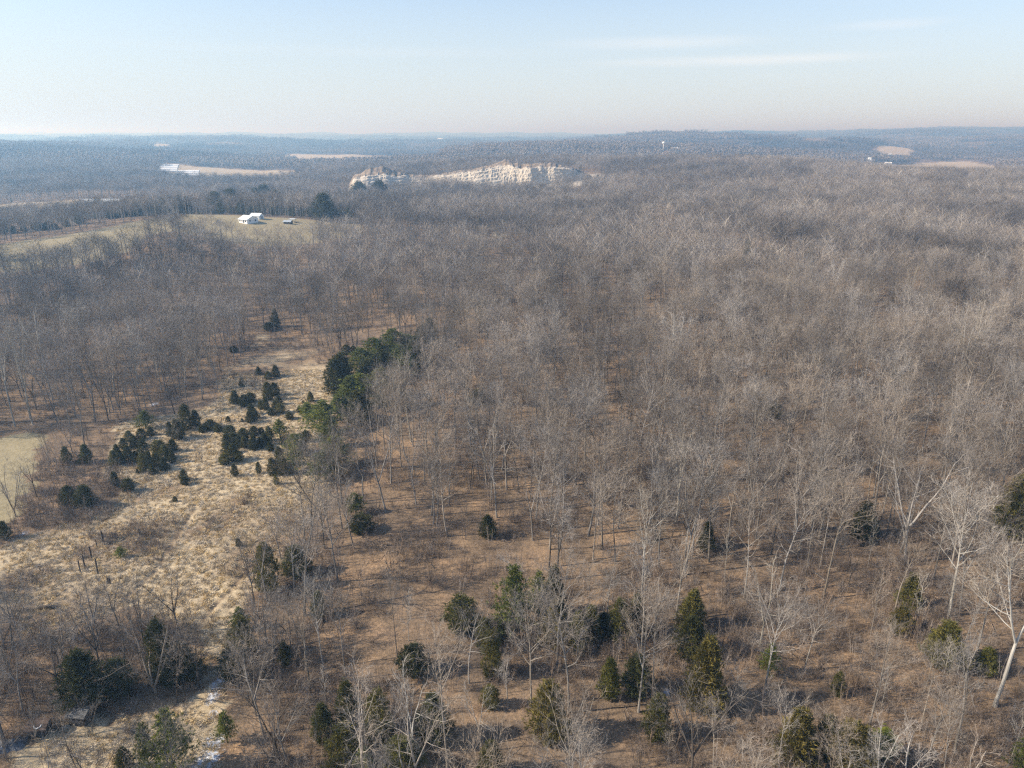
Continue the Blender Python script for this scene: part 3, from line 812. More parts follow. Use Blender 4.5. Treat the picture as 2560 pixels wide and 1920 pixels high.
FG = 'evergreens standing singly and in groups in the foreground'
for a in [
    # px, top, base, width, kind, form, tint, label, short name
    (1155, 1493, 1580, 74, 'cedar', 'round', 'green', 'round squat green cedar standing alone in the brown clearing', 'lone round cedar of the clearing'),
    (1286, 1420, 1598, 96, 'pine', 'full', 'green', 'tall pale green pine behind the cedar clump at the edge of the clearing', 'tall pine beside the clearing'),
    (1346, 1432, 1545, 54, 'pine', 'full', 'yellow', 'thin yellowish green pine squeezed between the tall pine and the darkest cedar', None),
    (1383, 1420, 1562, 64, 'cedar', 'cone', 'deep', 'tall blackish green cedar half covered by a bare grey bush, behind the bronze cedar', 'blackish cedar beside the pine'),
    (1388, 1506, 1618, 74, 'cedar', 'cone', 'bronze', 'bronze green cedar in front of the blackish cedar at the middle of the clump', 'bronze cedar mid clump'),
    (1443, 1533, 1622, 58, 'cedar', 'cone', 'green', 'mid green pointed cedar just right of the bronze cedar in the clump', None),
    (1476, 1517, 1604, 52, 'cedar', 'egg', 'green', 'green cedar with a pale bush at its right, fourth in the clump of cedars', None),
    (1508, 1534, 1600, 44, 'cedar', 'egg', 'deep', 'low shaded cedar between two taller green ones in the right of the clump', None),
    (1546, 1501, 1606, 58, 'cedar', 'egg', 'green', 'dense bright green cedar left of the dark pointed one in the right of the clump', None),
    (1587, 1488, 1588, 48, 'cedar', 'cone', 'dark', 'dark pointed cedar at the right end of the clump under a tall grey tree', 'dark pointed cedar at the clump end'),
    (1213, 1547, 1632, 44, 'cedar', 'column', 'green', 'narrow green cedar at the clearing edge, taller of a leaning looking pair', None),
    (1230, 1578, 1692, 50, 'cedar', 'column', 'olive', 'narrow olive cedar in front of the clump, nearest of the three by the pine foot', 'narrow olive cedar by the pine'),
    (1255, 1550, 1606, 30, 'cedar', 'egg', 'grey', 'small greyish cedar at the foot of the tall pale green pine', None),
    (1371, 1707, 1852, 88, 'cedar', 'egg', 'bronze', 'big plump brown green cedar alone at bottom centre below the clump', 'big plump cedar at bottom centre'),
    (1226, 1716, 1768, 42, 'cedar', 'round', 'olive', 'small roundish olive cedar behind the white barked dead looking tree', None),
    (1522, 1648, 1750, 50, 'cedar', 'egg', 'yellow', 'yellow green cedar hidden partly by a bare bushy tree left of the bronze cone', None),
    (1590, 1640, 1735, 70, 'cedar', 'egg', 'grey', 'grey green loose cedar behind the bare bushy tree', None),
    (1640, 1740, 1850, 62, 'cedar', 'egg', 'dark', 'dim green cedar among brush at the left foot of the orange tinged cone', None),
    (1726, 1478, 1580, 66, 'cedar', 'cone', 'olive', 'tall olive green cedar, upper one of the stacked looking pair right of the clump', 'tall olive cedar pair'),
    (1722, 1545, 1645, 72, 'cedar', 'egg', 'dark', 'darker cedar in front of the tall olive green one, right of the clump', None),
    (1756, 1595, 1778, 96, 'cedar', 'cone', 'bronze', 'big orange tinged cone shaped cedar, sunlit on its left side', 'orange tinged cone cedar'),
    (1920, 1612, 1692, 46, 'pine', 'full', 'yellow', 'small thin yellow green pine in the brush beside a whitish tree', 'small thin yellow green pine'),
    (2091, 1682, 1740, 30, 'cedar', 'column', 'green', 'small narrow green cedar alone in brush right of centre near the bottom', 'small narrow cedar in the brush'),
    (2268, 1434, 1522, 48, 'cedar', 'cone', 'olive', 'olive cedar with a shaded gap behind, above the small rusty brown cedar', 'olive cedar above the rusty one'),
    (2246, 1521, 1588, 50, 'cedar', 'round', 'bronze', 'small rusty brown bushy cedar below the olive one on the right', None),
    (2354, 1560, 1665, 84, 'cedar', 'egg', 'olive', 'broad brown green cedar left of the big white trunked tree', 'broad cedar by the white trunk'),
    (2458, 1621, 1688, 48, 'cedar', 'egg', 'green', 'small yellowish green cedar close to the foot of the big white trunk', None),
    (2155, 1257, 1345, 60, 'cedar', 'cone', 'deep', 'dark cedar behind the thin white birch like stem on the right slope', 'dark cedar behind the white stem'),
    (1764, 1304, 1378, 38, 'cedar', 'cone', 'dark', 'small dark cedar under tall grey trunks right of centre', 'small dark cedar under grey trunks'),
    (2526, 1195, 1350, 90, 'cedar', 'egg', 'olive', 'large olive and dark cedar at the right edge of the view', 'large cedar at the right edge'),
    (1985, 1777, 1905, 100, 'cedar', 'cone', 'bronze', 'large bronze cedar at the bottom right behind a pale bush', 'large bronze cedar at bottom right'),
    (2055, 1793, 1908, 62, 'cedar', 'egg', 'dark', 'dark cedar touching the right side of the large bottom right bronze cedar', None),
    (2120, 1815, 1935, 96, 'cedar', 'round', 'bronze', 'wide low brown cedar cut by the bottom edge, right of the dark one', None),
    (2200, 1823, 1905, 66, 'pine', 'full', 'yellow', 'low yellow green pine near the bottom right edge beyond the brown cedars', None),
    (2546, 1845, 1945, 56, 'pine', 'full', 'green', 'green pine in the bottom right corner', None),
    (877, 1706, 1838, 62, 'cedar', 'column', 'dark', 'tall dark cedar between grey trunks and the olive column at lower left of centre', 'tall dark cedar low left of centre'),
    (866, 1815, 1918, 90, 'cedar', 'egg', 'olive', 'broad olive cedar at the bottom, in front of the tall dark cedar', None),
    (951, 1728, 1868, 62, 'cedar', 'column', 'olive', 'tall olive column of a cedar right of the tall dark cedar at the bottom', 'tall olive column cedar'),
    (1085, 1739, 1855, 76, 'cedar', 'egg', 'grey', 'grey green wide cedar behind the white limbed tree at the bottom', 'grey green cedar by white limbs'),
    (1034, 1617, 1685, 76, 'cedar', 'round', 'deep', 'blackish round cedar at the bottom edge of the brown clearing', 'blackish round cedar'),
    (812, 1763, 1852, 56, 'cedar', 'egg', 'grey', 'dull grey green cedar among bare branches left of the tall dark cedar', None),
    (912, 1868, 1945, 54, 'pine', 'full', 'yellow', 'bright yellow green pine top at the bottom edge left of centre', None),
    (1002, 1855, 1930, 84, 'cedar', 'round', 'green', 'low green cedar at the bottom edge under the white limbed tree', None),
    (1228, 1855, 1945, 56, 'cedar', 'egg', 'green', 'green cedar at the bottom edge beneath the dead white tree', None),
    (604, 1519, 1575, 46, 'pine', 'full', 'yellow', 'yellow topped young pine at the narrow end of the tan field', 'yellow pine at the field end'),
    (612, 1545, 1642, 60, 'cedar', 'egg', 'olive', 'olive cedar directly below the yellow topped pine at the field end', None),
    (587, 1625, 1692, 62, 'cedar', 'round', 'deep', 'dark round cedar at the right side of the snowy gap below the tan field', 'dark cedar by the snowy gap'),
    (715, 1606, 1666, 32, 'cedar', 'egg', 'dark', 'small dark cedar among grey trunks right of the tan field end', None),
    (569, 1782, 1858, 50, 'pine', 'full', 'yellow', 'yellow green pine right of the lower snow patch', 'yellow pine by the lower snow'),
    (673, 1361, 1484, 56, 'cedar', 'column', 'olive', 'tall olive cedar at the right border of the tan field', 'tall olive cedar on the field border'),
    (742, 1367, 1442, 62, 'cedar', 'egg', 'grey', 'greyish cedar veiled by bare twigs right of the tall olive border cedar', None),
    (800, 1480, 1545, 40, 'cedar', 'egg', 'grey', 'dim greyish cedar behind bare stems beside the brown clearing', None),
    (418, 1553, 1716, 62, 'cedar', 'column', 'deep', 'tallest of the dark cedars left of the snowy gap, sharp topped', 'tall dark cedar left of the gap'),
    (462, 1610, 1702, 78, 'cedar', 'cone', 'dark', 'dark cedar sloping down to the snowy gap, rightmost of the lower left group', None),
    (221, 1634, 1768, 98, 'cedar', 'egg', 'deep', 'wide shaded green cedar left of the bushy bare tree at lower left', 'wide shaded cedar at lower left'),
    (305, 1650, 1740, 66, 'cedar', 'egg', 'grey', 'thin greyish cedar between the wide shaded cedar and the bushy bare tree', None),
    (378, 1812, 1935, 62, 'pine', 'full', 'green', 'dark green bushy pine at the bottom left, left one of two side by side', 'left pine of the bottom left pair'),
    (440, 1777, 1940, 92, 'pine', 'full', 'yellow', 'big yellow green bushy pine at the bottom left beside the lower snow', 'big yellow green pine at bottom left'),
    (318, 1870, 1935, 40, 'cedar', 'egg', 'dark', 'low dark cedar at the bottom edge left of the two bushy pines', None),
    (15, 1304, 1350, 30, 'cedar', 'egg', 'dark', 'small dark cedar at the left edge beside the mown pasture corner', 'small cedar at the left edge'),
    (303, 1368, 1396, 30, 'pine', 'full', 'yellow', 'yellow green little pine bush in the tan field beside brown brush', 'yellow pine bush in the tan field'),
    (597, 1347, 1367, 13, 'cedar', 'column', 'dark', 'tiny dark cedar alone in the middle of the tan field', 'tiny cedar mid field'),
    (438, 1241, 1255, 11, 'cedar', 'egg', 'bronze', 'tiny rusty cedar alone in the upper tan field', None),
    (176, 1216, 1266, 40, 'cedar', 'egg', 'dark', 'dark egg shaped cedar, left one of two alike at the hedge corner', 'two cedars at the hedge corner'),
    (216, 1215, 1268, 45, 'cedar', 'egg', 'dark', 'dark egg shaped cedar, right one of two alike at the hedge corner', None),
    (169, 1117, 1160, 23, 'cedar', 'egg', 'grey', 'small grey green cedar by tall bare trunks at the pasture hedge', 'small cedar by the pasture hedge'),
    (218, 1112, 1158, 30, 'cedar', 'cone', 'grey', 'pointed grey green cedar under the big bare tree at the pasture hedge', None),
    (690, 772, 818, 22, 'cedar', 'cone', 'dark', 'dark cedar at the far wood edge above the grassy clearing', 'dark cedar above the grassy clearing'),
    (674, 806, 826, 26, 'cedar', 'round', 'deep', 'low blackish evergreen bush below the dark wood edge cedar', None),
    (866, 862, 886, 24, 'cedar', 'column', 'dark', 'narrow dark cedar, left of two at the top of the grassy clearing', 'two narrow cedars of the clearing top'),
    (884, 864, 886, 18, 'cedar', 'column', 'dark', 'narrow dark cedar, right of two at the top of the grassy clearing', None),
    (1220, 1290, 1345, 40, 'cedar', 'egg', 'deep', 'dark cedar behind grey trunks at the back of the brown clearing', 'dark cedar behind the clearing'),
    (903, 1290, 1330, 56, 'cedar', 'round', 'dark', 'low dark evergreen under bare trees beside the field corner', None),
    (890, 1235, 1290, 46, 'pine', 'full', 'green', 'green pine half hidden by bare twigs at the right corner of the tan field', 'green pine at the field corner'),
    (1195, 975, 1010, 42, 'cedar', 'round', 'grey', 'dim green shrubby cedar deep in the brown woods at centre', None),
    (1930, 1005, 1045, 40, 'cedar', 'round', 'grey', 'grey green shrubby cedar in the woods right of centre', None),
]:
    evergreen(*a[:8], group=FG, short=a[8])

# the pines and cedars along the right border of the tan field
row_p = [
    (842, 905, 985, 40, 'cedar', 'column', 'deep'), (858, 890, 975, 40, 'cedar', 'column', 'dark'),
    (905, 880, 948, 62, 'pine', 'full', 'green'), (940, 855, 930, 62, 'pine', 'full', 'green'), (985, 832, 915, 66, 'pine', 'full', 'green'),
    (1022, 845, 905, 54, 'pine', 'full', 'green'), (1058, 822, 872, 34, 'cedar', 'egg', 'dark'), (898, 945, 1010, 66, 'pine', 'full', 'yellow'),
    (952, 930, 1000, 50, 'pine', 'full', 'olive'), (852, 995, 1052, 60, 'pine', 'full', 'green'), (812, 1012, 1085, 66, 'pine', 'full', 'yellow'),
    (880, 1005, 1050, 52, 'pine', 'full', 'green'), (838, 1100, 1170, 56, 'pine', 'full', 'yellow'), (815, 1138, 1205, 62, 'pine', 'full', 'green'),
    (995, 960, 1022, 40, 'cedar', 'egg', 'deep'), (965, 890, 950, 40, 'cedar', 'cone', 'deep'), (770, 1015, 1040, 30, 'pine', 'full', 'yellow'), (925, 905, 965, 44, 'cedar', 'cone', 'grey'), (875, 950, 1015, 50, 'pine', 'full', 'green'), (1004, 872, 945, 52, 'pine', 'full', 'green'), (962, 968, 1030, 48, 'pine', 'full', 'dark'), (1040, 850, 925, 46, 'pine', 'full', 'dark'), (828, 1050, 1120, 48, 'pine', 'full', 'green'), (900, 985, 1060, 46, 'cedar', 'egg', 'dark'), (1075, 805, 860, 30, 'cedar', 'cone', 'deep')]
ORD = ['first', 'second', 'third', 'fourth', 'fifth', 'sixth', 'seventh', 'eighth', 'ninth', 'tenth', 'eleventh', 'twelfth', 'thirteenth', 'fourteenth', 'fifteenth', 'sixteenth', 'seventeenth', 'eighteenth', 'nineteenth', 'twentieth', 'twenty-first', 'twenty-second', 'twenty-third', 'twenty-fourth', 'twenty-fifth', 'twenty-sixth', 'twenty-seventh', 'twenty-eighth', 'twenty-ninth', 'thirtieth']
CW = {'dark': 'dark green', 'deep': 'blackish green', 'green': 'green', 'olive': 'olive', 'bronze': 'brownish', 'yellow': 'yellow green', 'grey': 'greyish green'}
for k, a in enumerate(sorted(row_p, key=lambda q: q[0])):
    a = (a[0], a[1] - 8, a[2], a[3] * 1.36) + a[4:]
    evergreen(*a, f'{CW[a[6]]} {a[4]}, {ORD[k]} from the left in the evergreen row along the tan field', group='evergreen row along the right of the tan field', short='evergreen row beside the field' if k in (4, 11) else None)

# the cedar grove in the tan field
ZX, ZY, ZS = 240, 860, .2712
grove = {
 'left clump of the field grove': [(175, 985, 1130, 90), (200, 930, 1050, 80), (260, 870, 975, 70), (310, 800, 900, 75), (235, 980, 1100, 60), (305, 940, 1105, 90), (375, 990, 1105, 75), (365, 850, 960, 80), (425, 780, 880, 80), (450, 870, 1060, 90), (440, 1010, 1180, 70), (500, 990, 1150, 70), (525, 1105, 1210, 60), (560, 1000, 1130, 80), (580, 890, 1010, 110), (635, 1050, 1170, 80), (640, 930, 1060, 90), (665, 970, 1080, 60), (710, 980, 1100, 60), (715, 880, 1000, 80), (510, 760, 850, 60), (690, 720, 850, 70), (760, 700, 880, 120), (845, 560, 800, 110), (925, 610, 760, 80), (980, 750, 820, 60), (1060, 700, 800, 100), (1130, 740, 820, 70)],
 'middle clump of the field grove': [(1240, 750, 860, 90), (1210, 830, 960, 80), (1270, 820, 920, 80), (1215, 900, 1010, 80), (1275, 920, 1080, 110), (1190, 1010, 1110, 90), (1320, 990, 1090, 80), (1365, 780, 900, 100), (1320, 850, 960, 70), (1370, 860, 965, 60), (1460, 840, 980, 80), (1460, 760, 850, 80), (1520, 860, 960, 70), (1560, 820, 940, 80), (1600, 760, 900, 70), (1610, 900, 990, 60), (1525, 770, 830, 50)],
 'right clump of the field grove': [(1700, 950, 1130, 80), (1635, 1050, 1220, 80), (1730, 1040, 1210, 110), (1790, 1090, 1200, 80), (1940, 800, 900, 85), (1925, 880, 1040, 80), (1730, 850, 940, 60), (1665, 1205, 1300, 45)],
 'front of the field grove': [(180, 1180, 1305, 75), (305, 1240, 1365, 100), (385, 1150, 1200, 30), (815, 1160, 1260, 70), (825, 1225, 1305, 66), (1285, 1105, 1225, 60), (1505, 1090, 1205, 45)],
 'back of the field grove': [(1435, 550, 650, 70), (1430, 620, 730, 80), (1470, 600, 690, 60), (1220, 665, 720, 40), (1350, 685, 725, 25), (1520, 520, 605, 45), (1570, 495, 610, 60), (1620, 595, 660, 70), (1700, 550, 640, 80), (1875, 570, 635, 45), (1785, 630, 700, 70), (1980, 440, 530, 60), (1910, 520, 550, 25), (1285, 430, 550, 90), (1370, 470, 580, 90), (1430, 450, 540, 90), (1590, 350, 520, 80), (1650, 360, 480, 90), (1690, 480, 560, 60), (1650, 520, 590, 50), (1350, 310, 400, 50), (1590, 250, 330, 60), (1660, 200, 310, 70), (1500, 210, 290, 60), (1270, 20, 80, 70)],
}
for clump, items in grove.items():
    for k, (u, v0, v1, w) in enumerate(sorted(items)):
        px, t, b, wp = ZX + u * ZS, ZY + v0 * ZS, ZY + v1 * ZS, w * ZS
        r = (v1 - v0) / w
        form = 'column' if r > 2.0 else ('egg' if r > 1.25 else 'round')
        if form == 'egg' and RNG.random() < .3: form = 'cone'
        size = 'tall' if v1 - v0 > 150 else ('little' if v1 - v0 < 75 else 'middling')
        tn = RNG.choice(['dark', 'dark', 'deep', 'dark', 'olive'])
        evergreen(px, t, b, wp * 1.05, 'cedar', form, tn, f'{size} {CW[tn]} cedar, {ORD[k]} from the left in the {clump}', group='cedar grove in the tan field', short=('cedar grove ' + clump.split(' ')[0]) if k == 0 else None)
for k, (u, v0, v1, w) in enumerate([(460, 620, 780, 180), (1700, 700, 870, 160), (1840, 830, 1010, 170), (1850, 950, 1175, 180), (1940, 590, 692, 105)]):
    evergreen(ZX + u * ZS, ZY + v0 * ZS, ZY + v1 * ZS, w * ZS, 'pine', 'full', 'yellow' if k else 'green',
              ['feathery green pine rising behind the left of the field grove', 'thin yellow green pine between the middle and right of the field grove', 'yellow green pine behind the biggest pine of the field grove', 'biggest yellow green pine, bushy, at the right of the field grove', 'little bushy yellow pine at the back right of the field grove'][k], group='pines in the field grove')

# far evergreens: the belt beyond the house field, and the pines of the right hillside
belt = [(60, 1000, 1180, 90), (170, 1080, 1190, 90), (290, 1070, 1180, 80), (450, 980, 1160, 130), (560, 1030, 1160, 110), (640, 1050, 1150, 90), (780, 1010, 1130, 80), (930, 880, 1090, 90), (1290, 900, 1060, 90), (1350, 930, 1050, 80), (1430, 850, 1040, 110), (1520, 890, 1020, 100), (1600, 830, 1010, 90), (1660, 850, 1000, 80), (1730, 810, 990, 110), (1830, 860, 990, 90), (1900, 760, 1000, 110), (1960, 880, 1040, 80), (2080, 730, 960, 130), (2170, 740, 940, 120)]
for k, (u, v0, v1, w) in enumerate(belt):
    px = u * .217; b = 330 + v1 * .217
    yb = float(np.interp(px, [0, 108, 217, 282, 386, 480], [485, 500, 520, 540, 555, 575]))
    evergreen(px, 330 + v0 * .217, b, w * .217, 'cedar', ['egg', 'cone', 'egg'][k % 3], ['dark', 'grey', 'deep'][k % 3], f'hazy dark conifer, {ORD[k]} from the left in the belt beyond the pale hill field', group='conifer belt beyond the hill field', Y=yb)
for (px, t, b, w, f, tn, Y, lb) in [
    (812, 484, 553, 56, 'egg', 'deep', 548, 'big blackish spreading conifer right of the hill house sheds'),
    (838, 522, 556, 30, 'egg', 'deep', 566, 'lower dark conifer leaning against the big blackish one beyond the lawn'),
    (860, 530, 560, 24, 'cone', 'dark', 568, 'small dark conifer at the right end of the lawn edge'),
    (662, 462, 500, 46, 'egg', 'dark', 820, 'dark round topped conifer in the valley behind the hill house'),
    (640, 470, 505, 36, 'cone', 'dark', 800, 'pointed dark conifer left of the round topped one behind the hill house'),
    (690, 476, 510, 36, 'egg', 'grey', 790, 'greyish conifer right of the round topped one behind the hill house'),
    (540, 480, 520, 44, 'egg', 'grey', 640, 'grey green conifer crown in the wood behind the hill house, left'),
    (580, 472, 515, 44, 'egg', 'dark', 660, 'dark conifer crown straight behind the hill house'),
    (900, 455, 500, 50, 'egg', 'grey', 820, 'green conifer below the left end of the pale quarry'),
    (950, 452, 500, 50, 'egg', 'dark', 830, 'dark green conifer below the left quarry bench, right of another')]:
    evergreen(px, t, b, w, 'cedar', f, tn, lb, group='distant conifers around the hill house', Y=Y)
for (px, t, b, w, lb) in [
    (2027, 500, 545, 26, 'single dark pine sticking up from the right hillside woods'),
    (2190, 466, 502, 20, 'ragged pine, left one of the pair below the far right fields'),
    (2236, 452, 498, 24, 'ragged dark pine, topmost of the pines on the right hillside'),
    (2308, 472, 512, 26, 'broad ragged pine in the middle of the right hillside pines'),
    (2338, 476, 512, 20, 'ragged pine touching the broad one on the right hillside'),
    (2355, 486, 520, 18, 'smaller ragged pine right of the touching pair on the right hillside'),
    (2402, 486, 515, 20, 'thin sparse pine farthest right on the upper right hillside'),
    (2390, 550, 592, 24, 'green pine top, left of two lowest on the right hillside'),
    (2428, 546, 590, 26, 'green pine top, right of two lowest on the right hillside')]:
    Yt = float(np.interp(t, [440, 500, 560], [760, 610, 470]))
    o = evergreen(px, t, b, w * 1.2, 'pine', 'top', 'dark', lb, group='lone pines on the right hillside', Y=Yt)

# ------------------------------------------------------------------ bare trees: one of each shape, then copies
BT = {}
def bt(key, seed, Ht, form, tone, twigs=1.3, tw=1.0):
    tk, cr = bare_tree(seed, Ht, form, twigs, tw)
    a, b = {'grey': ('bark', 'twig'), 'pale': ('pale', 'paletwig'), 'dark': ('dark', 'twig'), 'mid': ('bark', 'twig')}[tone]
    BT[key] = dict(H=Ht, form=form, tone=tone, tk=tk, cr=cr, mats=(M[a], M[b]), trunk=tk.mesh('tree_trunk', [M[a]]), crown=cr.mesh('tree_crown', [M[b]]))
for a in [('f1', 1, 18, 'forest', 'grey'), ('f2', 2, 19, 'forest', 'grey'), ('f3', 3, 17, 'forest', 'dark'), ('g1', 4, 18, 'forest2', 'grey'), ('g2', 5, 17, 'forest2', 'mid'),
          ('t1', 6, 20, 'tall', 'grey'), ('t2', 7, 19, 'tall', 'mid'), ('k1', 8, 18, 'fork', 'grey'), ('k2', 9, 17, 'fork', 'dark'),
          ('s1', 10, 14, 'spread', 'grey'), ('v1', 11, 13, 'vase', 'grey'), ('y1', 12, 10, 'slender', 'grey', 2.0), ('y2', 13, 9, 'slender', 'mid', 2.0),
          ('w1', 14, 20, 'fork', 'pale', 1.4), ('w2', 15, 20, 'forest2', 'pale', 1.5), ('w3', 16, 13, 'gnarl', 'pale', 1.2), ('d1', 17, 15, 'gnarl', 'dark', 1.2), ('p1', 18, 12, 'slender', 'pale', 1.4), ('w4', 21, 18, 'forest', 'pale', 1.5), ('w5', 23, 17, 'forest2', 'pale', 1.5)]:
    bt(*a)

SHAPE = {'forest': 'straight', 'forest2': 'broad crowned', 'tall': 'tall slim', 'fork': 'forked', 'spread': 'wide spreading', 'vase': 'many stemmed', 'slender': 'young slender', 'gnarl': 'crooked sparse'}
TONE = {'grey': 'grey', 'pale': 'whitish', 'dark': 'dark', 'mid': 'light grey'}
BARE_G = 'bare winter trees of the near woods'
BARE = []       # placed: (px, py)

def place_tree(x, y, z, key, h, label, tilt=(0, 0), width=1.0, group=BARE_G):
    d = BT[key]
    o = empty('bare_tree', (x, y, z), RNG.random() * 6.28)
    o.rotation_euler = (tilt[0], tilt[1], RNG.random() * 6.28)
    sc = h / d['H']; o.scale = (sc * width, sc * width, sc)
    tag(o, label, 'bare tree', group)
    mesh_obj('trunk', d['trunk'], o); mesh_obj('crown', d['crown'], o)
    AVOID.append((x, y, 4.6 if key[0] == 'w' else 2.2))
    BARE.append(project(x, y, z))
    return o

